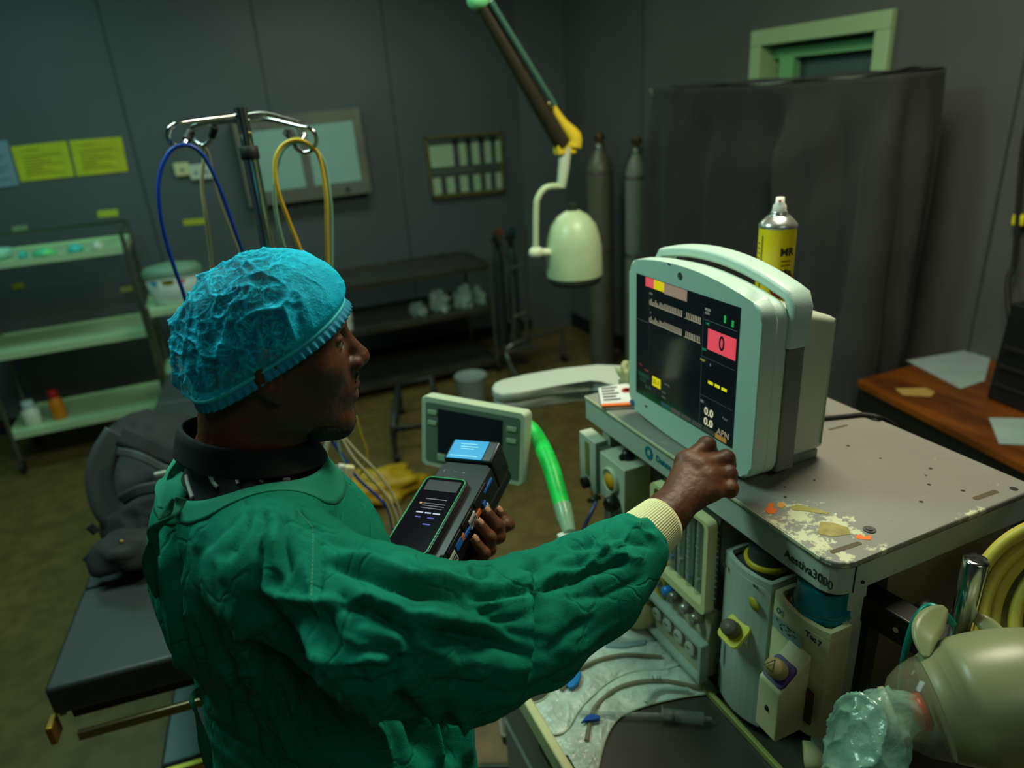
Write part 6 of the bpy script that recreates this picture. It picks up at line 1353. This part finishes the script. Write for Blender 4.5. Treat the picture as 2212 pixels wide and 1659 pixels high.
# floor things behind
yb_ = PZ(800, 1075, 0); t_ = lump(MB(), (PZ(815, 1075, 0).x, PZ(815, 1075, 0).y, .05), .24, .12, .10, 5, 18, .5)
obj('yellow_bag', t_, mat('yellow_bag', (190, 155, 25), .5, var=.2, vscale=12, bump=.6, bscale=20), label='crumpled yellow plastic bag on the floor behind the leads', cat='bag')
q = PZ(1022, 872, 0); t = thing('bucket', 'small pale grey bucket on the floor behind the display', 'bucket', (q.x, q.y, 0))
obj('bucket_body', MB().lathe([(.085, 0), (.105, .2), (.11, .21), (.10, .205), (0, .19)], (q.x, q.y, .001)), mat('bucket_grey', (140, 155, 145), .45), t)
q = PZ(872, 960, 0); t = thing('step_stool', 'dark low wheeled frame on the floor left of the display', 'stool', (q.x, q.y+.15, 0))
c_ = [PZ(a, b, 0) for a, b in ((858, 998), (960, 985), (940, 880), (868, 893))]
m_ = MB()
for c in c_: 
    l_ = obj('leg', MB().cyl((c.x, c.y, .05), (c.x, c.y, .22), .016), mat('dark_frame', (40, 42, 38), .5), t); obj('caster', MB().cyl((c.x-.015, c.y, .032), (c.x+.015, c.y, .032), .032), rub, l_)
obj('frame', MB().tube([(c.x, c.y, .21) for c in c_], .02, sub=1, closed=True), mat('dark_frame', (40, 42, 38), .5), t)
obj('cross_bar', MB().tube([(c_[0].x, c_[0].y, .12), (c_[3].x, c_[3].y, .12)], .012, sub=1), mat('dark_frame', (40, 42, 38), .5), t)
# small tray stand between the person and the machine
q = PY(1118, 1562, 1.42); t = thing('tray_stand', 'small dark grey tray on a short post with crossed feet beside the worktop', 'stand', (q.x, q.y, 0))
tz = q.z; tr_ = mat('tray_grey', (72, 78, 68), .45)
TT = frame((q.x, q.y, tz), Vector((.95, -.3, 0)), Vector((.3, .95, 0)))
m_ = MB(TT); m_.prism(rrect(-.050, -.042, .050, .042, .010), -.035, -.004, .006); obj('tray', m_, tr_, t)
m_ = MB(TT); m_.ring(rrect(-.053, -.045, .053, .045, .012), rrect(-.046, -.038, .046, .038, .009), -.004, .006); obj('tray_rim', m_, mat('tray_rim', (105, 112, 98), .4), t)
m_ = MB(TT); m_.prism(rrect(-.03, -.02, .03, .02, .008), -.0038, .004, .002); obj('tray_pad', m_, mat('tray_pad', (52, 56, 52), .5), t)
obj('post', MB().cyl((q.x, q.y, .03), (q.x, q.y, tz-.036), .012), mat('post_dark', (62, 62, 52), .4, metal=.5), t)
for k in range(2): a = 1.0+k*1.571; d = Vector((math.cos(a), math.sin(a), 0))*.13; obj('foot', MB().tube([Vector((q.x, q.y, .012))-d, Vector((q.x, q.y, .03)), Vector((q.x, q.y, .012))+d], .010, sub=1), mat('post_dark', (62, 62, 52), .4), t)
obj('stay', MB().tube([(q.x, q.y, .04), (q.x+.05, q.y+.02, tz-.04)], .006, sub=1), mat('post_dark', (62, 62, 52), .4), t)

# ================================================================ WORKTOP THINGS
WZ = .8725
def C8(x, y): return 1050+x/3.687, 1250+y/3.687
film = mat('frosted_pack', (200, 216, 198), .25, alpha=.94, spec=.8, bump=1, bscale=70, var=.25, vscale=30)
def packmesh(out, z0, th, seed):
    P = [PZ(*C8(*q), WZ) for q in out]; P = [Vector((q.x, q.y, 0)) for q in P]
    # dense outline
    n = len(P); Q = []
    for i in range(n):
        a, b, c, d = P[i-1], P[i], P[(i+1) % n], P[(i+2) % n]
        for k in range(5): t = k/5; Q.append(.5*((2*b)+(c-a)*t+(2*a-5*b+4*c-d)*t*t+(3*b-a-3*c+d)*t**3))
    return Q
def pack(label, side_a, side_b, z0, th, seed):
    """curved pouch between two edge polylines"""
    def rs(pl):
        P = [PZ(*C8(*q), WZ) for q in pl]; Q = []
        for i in range(len(P)-1):
            a, b, c, d = P[max(i-1, 0)], P[i], P[i+1], P[min(i+2, len(P)-1)]
            for k in range(8): t = k/8; Q.append(.5*((2*b)+(c-a)*t+(2*a-5*b+4*c-d)*t*t+(3*b-a-3*c+d)*t**3))
        Q.append(P[-1]); return Q
    A_, B_ = rs(side_a), rs(side_b)
    def at(L_, u): f = u*(len(L_)-1); i = min(int(f), len(L_)-2); return L_[i].lerp(L_[i+1], f-i)
    def zz(u, v, s): 
        e = min(1, 5*min(v, 1-v))*min(1, 9*min(u, 1-u)); nn = noise.noise(Vector((u*9+seed, v*4, seed)))*.5+.5*abs(noise.noise(Vector((u*22, v*9+seed, 2))))
        return z0+(th*e*(.5+.9*nn)+.0012 if s else 0)
    m_ = MB()
    m_.grid(lambda u, v: (lambda q: Vector((q.x, q.y, zz(u, v, 1))))(at(A_, u).lerp(at(B_, u), v)), 90, 26)
    m_.grid(lambda u, v: (lambda q: Vector((q.x, q.y, z0)))(at(A_, u).lerp(at(B_, u), v)), 90, 4)
    t = thing('tube_pack', label, 'pack', tuple(at(A_, .5)), 'sealed tube packs on the worktop')
    obj('pouch', m_, film, t)
    for L_ in (A_, B_): obj('sealed_edge', MB().tube([Vector((q.x, q.y, z0+.0022)) for q in L_[::3]], .0016, n=6, sub=2), mat('pack_edge', (170, 185, 150), .35, alpha=.9), t)
    return t, A_, B_, at
t1, A1, B1, at = pack('upper curved frosted pouch on the worktop with a blue oval connector inside', [(365, 1010), (480, 960), (560, 800), (700, 640), (900, 545), (1200, 505), (1370, 480), (1440, 430)], [(540, 1260), (640, 1230), (740, 1070), (850, 950), (1000, 830), (1200, 755), (1450, 735), (1670, 650)], WZ+.0030, .007, 1.7)
t2, A2, B2, at = pack('lower curved frosted pouch on the worktop with a flat blue connector inside', [(560, 1240), (660, 1150), (765, 990), (880, 870), (1030, 775), (1230, 715), (1440, 700), (1650, 650)], [(735, 1560), (870, 1560), (920, 1400), (965, 1260), (1060, 1120), (1250, 1030), (1560, 955), (1865, 915)], WZ+.0006, .007, 4.1)
t3, A3, B3, at = pack('end of a frosted pouch lying beneath the two others at the worktop rim', [(440, 1160), (500, 1280), (590, 1400)], [(600, 1150), (680, 1260), (700, 1420)], WZ+.0005, .001, 8.1)
tan_ = mat('tube_tan', (122, 118, 88), .3, alpha=.75); bcn = mat('connector_blue', (10, 120, 185), .35); bcn2 = mat('connector_deep_blue', (10, 75, 165), .35)
def ontop(pl, z): return [Vector((PZ(*C8(*q), WZ+.02).x, PZ(*C8(*q), WZ+.02).y, z)) for q in pl]
obj('breathing_tube', MB().tube(ontop([(600, 860), (700, 720), (850, 640), (1000, 595), (1150, 580), (1400, 600)], WZ+.0115), .0042), tan_, t1)
obj('blue_connector', MB().prism([(q.x, q.y) for q in ontop([(640, 830), (650, 760), (680, 715), (740, 708), (757, 750), (740, 810), (700, 850), (660, 858)], 0)], WZ+.010, WZ+.018, .002, smooth=True), bcn, t1)
obj('breathing_tube', MB().tube(ontop([(800, 1250), (850, 1020), (950, 900), (1080, 820), (1250, 780), (1450, 780), (1700, 830)], WZ+.0075), .0045), tan_, t2)
obj('breathing_tube', MB().tube(ontop([(1280, 960), (1330, 880), (1430, 850), (1620, 860)], WZ+.0115), .0035), mat('tube_clear', (170, 195, 180), .15, alpha=.6), t2)
obj('blue_connector', MB().prism([(q.x, q.y) for q in ontop([(755, 1130), (800, 1075), (840, 1065), (905, 1075), (908, 1108), (850, 1105), (790, 1118)], 0)], WZ+.011, WZ+.017, .0015), bcn2, t2)
m_ = MB()
for u in (1330, 1365, 1385): q0_, q1_ = ontop([(u, 765), (u+3, 800)], WZ+.0165); m_.tube([q0_, q1_], .0008, n=6, sub=1)
obj('depth_marks', m_, mat('ink_dark', (40, 45, 45), .6), t2)
obj('yellow_clip', MB().tube(ontop([(560, 790), (570, 760), (640, 700), (700, 640)], WZ+.012), .004, n=6), mat('clip_yellow', (215, 190, 25), .5), label='yellow plastic clip beside the upper pouch at the sleeve', cat='clip')
m_ = MB(); q = ontop([(950, 450), (1100, 490), (1250, 470), (1285, 400), (1300, 420), (1270, 500), (1100, 520), (950, 510)], 0); m_.prism([(a.x, a.y) for a in q], WZ+.001, WZ+.012, .003); obj('plastic_tray', m_, mat('tray_blue_grey', (130, 155, 155), .3, alpha=.8), label='clear blue-grey plastic tray behind the upper pouch', cat='tray')
# syringe
SYr = thing('syringe', 'clear plastic syringe lying on the dark worktop below the pouches', 'syringe', PZ(1480, 1545, WZ))
a, b, c, e = [PZ(x, y, WZ+.012) for x, y in ((1432, 1543), (1520, 1552), (1538, 1553), (1250, 1540))]
clr = mat('syringe_clear', (150, 165, 155), .12, alpha=.32, spec=.8)
obj('barrel', MB().tube([a, b], .0105, sub=1, n=20), clr, SYr); obj('tip', MB().tube([b, c], [.005, .003], sub=1), clr, SYr); obj('flange', MB().tube([a-(b-a).normalized()*.003, a], .016, sub=1), clr, SYr)
obj('stopper', MB().tube([a.lerp(b, .22), a.lerp(b, .30)], .0095, sub=1), rub, SYr); obj('plunger', MB().tube([e, a.lerp(b, .22)], .004, sub=1), clr, SYr)
m_ = MB()
for k in range(5): q = a.lerp(b, .42+.1*k); q = q+Vector((0, 0, .0102)); n_ = Vector((-(b-a).y, (b-a).x, 0)).normalized(); m_.tube([q-n_*.002, q+n_*.006-Vector((0, 0, .002))], .0005, n=5, sub=1)
obj('scale_marks', m_, mat('ink_dark', (40, 45, 45), .6), SYr)
# cream rubber bulb with white base
q = PZ(1378, 1320, WZ+.04); t = thing('rubber_bulb', 'cream rubber bulb on a white base at the back of the worktop', 'bulb', (q.x, q.y, WZ))
obj('bulb', MB().sphere((q.x, q.y, WZ+.050), (.045, .045, .042), 28), mat('cream_rubber', (185, 175, 120), .45), t)
obj('base', MB().lathe([(.06, 0), (.062, .006), (.045, .014), (.03, .016), (0, .016)], (q.x, q.y, WZ+.0005)), mat('base_white', (165, 175, 160), .45), t)
q = [PZ(x, y, WZ) for x, y in ((1270, 1372), (1345, 1330), (1440, 1350), (1330, 1400))]
obj('white_sheet', MB().prism([(a.x, a.y) for a in q][::-1], WZ+.0001, WZ+.0006), mat('sheet_white', (140, 150, 135), .6), label='white paper sheet in front of the cream rubber bulb', cat='paper')
q = PZ(1735, 1642, WZ+.01); t = thing('tape_roll', 'cream paper roll at the bottom edge beside the plastic wrap', 'roll', (q.x, q.y, WZ))
ax_ = Vector((.75, -.6, .1)).normalized(); qc = Vector((q.x, q.y, WZ+.022))
m_ = MB(); m_.lathe([(.010, .05), (.010, 0), (.021, 0), (.021, .05), (.010, .05)], qc, ax_); obj('roll', m_, mat('roll_cream', (200, 195, 140), .6), t)

# ================================================================ BAG ARM, POST, HOSES, RESUSCITATOR
BA = thing('accessory_arm', 'black square arm with a chrome post on the right of the machine', 'arm', PZ(1905, 1290, 1.22))
s0, s1 = PZ(1925, 1305, 1.215), PZ(2110, 1405, 1.215); s0 = Vector((s0.x, .553, s0.z)); dv_ = (s1-s0); dv_.z = 0; L_ = dv_.length; dv_.normalize()
Ta = frame(s0, dv_, Vector((0, 0, 1)).cross(dv_))
obj('arm_bar', MB(Ta).box((-.01, -.020, -.045), (L_+.02, .020, .0), .003), blk, BA)
obj('knob', MB(Ta).lathe([(.012, 0), (.016, .006), (.012, .02), (0, .022)], (L_*.45, .02, -.01), (0, 1, .5)), blk, BA)
obj('screw', MB(Ta).cyl((L_*.38, -.0205, -.02), (L_*.38, -.024, -.02), .004), chrome, BA)
pb = PZ(2072, 1375, 1.215); pt_ = 1.215+.12; pz_ = PX(2093, 1200, pb.x).z
obj('post', MB().lathe([(.0145, 0), (.0145, pz_-1.215-.002), (.0135, pz_-1.215), (.006, pz_-1.215), (0, pz_-1.2155)], (pb.x, pb.y, 1.2155), n=32), chrome, BA)
yh = mat('yellow_hose', (190, 180, 70), .4, var=.1, vscale=30)
HC = thing('hose_coil', 'coiled yellow gas hose hanging at the right edge of the machine', 'hose', PR(2250, 1320, 1.15))
HD = 1.16
for k, (cx, cy, a, b, dd) in enumerate(((2300, 1330, 205, 205, 0), (2300, 1345, 178, 190, .012), (2305, 1350, 160, 175, .024), (2330, 1350, 138, 150, .03))):
    obj('hose_loop', MB().tube([PR(cx+a*math.cos(i*.3142), cy+b*math.sin(i*.3142), HD+dd) for i in range(20)], .0085, n=14, sub=4, closed=True), yh, HC)
obj('hanging_hook', MB().tube([(1.12, .565, PR(2300, 1150, HD).z+.04), PR(2300, 1128, HD)], .006, sub=1), steeld, HC)
obj('teal_tube', MB().tube([PR(2060, 1350, 1.07), PR(2033, 1318, 1.06), PR(2003, 1310, 1.06), PR(1978, 1338, 1.06), PR(1961, 1385, 1.07), PR(1950, 1440, 1.10), PR(1944, 1500, 1.14)], .0042, n=12), mat('teal_tube', (0, 120, 105), .25, alpha=.9), label='thin teal tube looping over the black arm', cat='tube')
# resuscitator bag
AD = 1.03
c0 = PR(2125, 1512, AD); cl_ = PR(1975, 1535, AD-.01); axb = (c0-cl_).normalized()
AB = thing('resuscitator_bag', 'frosted silicone resuscitator bag hanging by its strap beside the post', 'resuscitator', c0)
sil = mat('frosted_silicone', (132, 138, 100), .35, alpha=.88, spec=.6, trans=.0, sub=.3)
r_ = .0725; x_n = (c0-cl_).length
pf_ = [(.0575, -.052), (.0585, -.050), (.0600, -.047), (.0640, -.036), (.0650, -.0355), (.0675, -.024), (.0690, -.0235), (.0715, -.010), (r_, .004), (r_*1.005, .02), (r_*.985, .045), (.067, .07), (.056, .092), (.043, .107), (.028, .115), (0, .116)]
obj('bag', MB().lathe(pf_, c0, axb, n=56), sil, AB)
ccl = mat('clear_polycarbonate', (190, 190, 150), .08, alpha=.16, spec=.9)
obj('valve_housing', MB().lathe([(.018, -.118), (.023, -.114), (.024, -.102), (.028, -.098), (.040, -.090), (.050, -.075), (.0565, -.058), (.057, -.0525)], c0, axb, n=40), ccl, AB)
obj('collar_ring', MB().lathe([(.0245, -.106), (.031, -.104), (.031, -.098), (.0245, -.097)], c0, axb, n=40), mat('ring_clear', (190, 195, 160), .1, alpha=.6), AB)
obj('duckbill_valve', MB().lathe([(0, -.076), (.017, -.075), (.021, -.070), (.021, -.062), (.014, -.058), (0, -.057)], c0-Vector((0, 0, .004)), axb, n=28), mat('valve_red', (195, 45, 15), .35), AB)
obj('intake_valve', MB().lathe([(0, -.106), (.012, -.105), (.014, -.100), (0, -.096)], c0, axb, n=24), mat('valve_red', (195, 45, 15), .35), AB)
def leaf(nm, pl, w):
    P = [Vector(q) for q in pl]; m_ = MB()
    Q = []
    for i in range(len(P)-1):
        a, b, c, d = P[max(i-1, 0)], P[i], P[i+1], P[min(i+2, len(P)-1)]
        for k in range(6): t = k/6; Q.append(.5*((2*b)+(c-a)*t+(2*a-5*b+4*c-d)*t*t+(3*b-a-3*c+d)*t**3))
    Q.append(P[-1]); n = len(Q)
    def fn(u, v): f = u*(n-1); i = min(int(f), n-2); p_ = Q[i].lerp(Q[i+1], f-i); d = (Q[i+1]-Q[i]).normalized(); s = d.cross((p_-CAM).normalized()).normalized(); return p_+s*w*(v-.5)*math.sin(math.pi*min(max(u*.88+.06, 0), 1))
    m_.grid(fn, n, 5, th=.0012); obj(nm, m_, mat('strap_silicone', (130, 138, 95), .35, alpha=.8), AB)
leaf('hand_strap', [PR(2000, 1420, .99), PR(1998, 1370, 1.0), PR(2018, 1335, 1.02), PR(2043, 1312, 1.04)], .032)
leaf('hand_strap', [PR(2100, 1325, 1.10), PR(2125, 1345, 1.10), PR(2155, 1370, 1.08), PR(2190, 1400, 1.05)], .022)
# crumpled wrap hanging on the bag's neck
wc = PR(1878, 1590, AD-.03)
cw = mat('wrap_film', (140, 195, 172), .15, alpha=.42, spec=1, bump=.6, bscale=60, coat=.4)
dirn = (PR(1955, 1530, AD-.02)-wc).normalized()
Pw, Fw = sdf_mesh('wrap', [('rc', tuple(PR(1885, 1575, AD-.03)), tuple(PR(1868, 1690, AD-.03)), .040, .046), ('rc', tuple(PR(1885, 1570, AD-.03)), tuple(PR(1955, 1538, AD-.02)), .034, .020, {'k': .02})], .0028, k=.02)
WR = thing('plastic_wrap', 'crumpled clear plastic wrap bag hanging from the neck of the resuscitator', 'bag', tuple(PR(1878, 1660, AD)))
np_obj('film', Pw, Fw, cw, WR, disp=lambda P, N: (lambda w_: .0075*(np.exp(-np.abs(vnoise(w_, 20))*6)-.3)+.0045*(np.exp(-np.abs(vnoise(w_+3, 42))*6)-.3)+.001*vnoise(P, 90))(P*np.array([1, 1, .6])+.015*np.stack([vnoise(P, 25), vnoise(P+3, 25), vnoise(P+7, 25)], -1)))
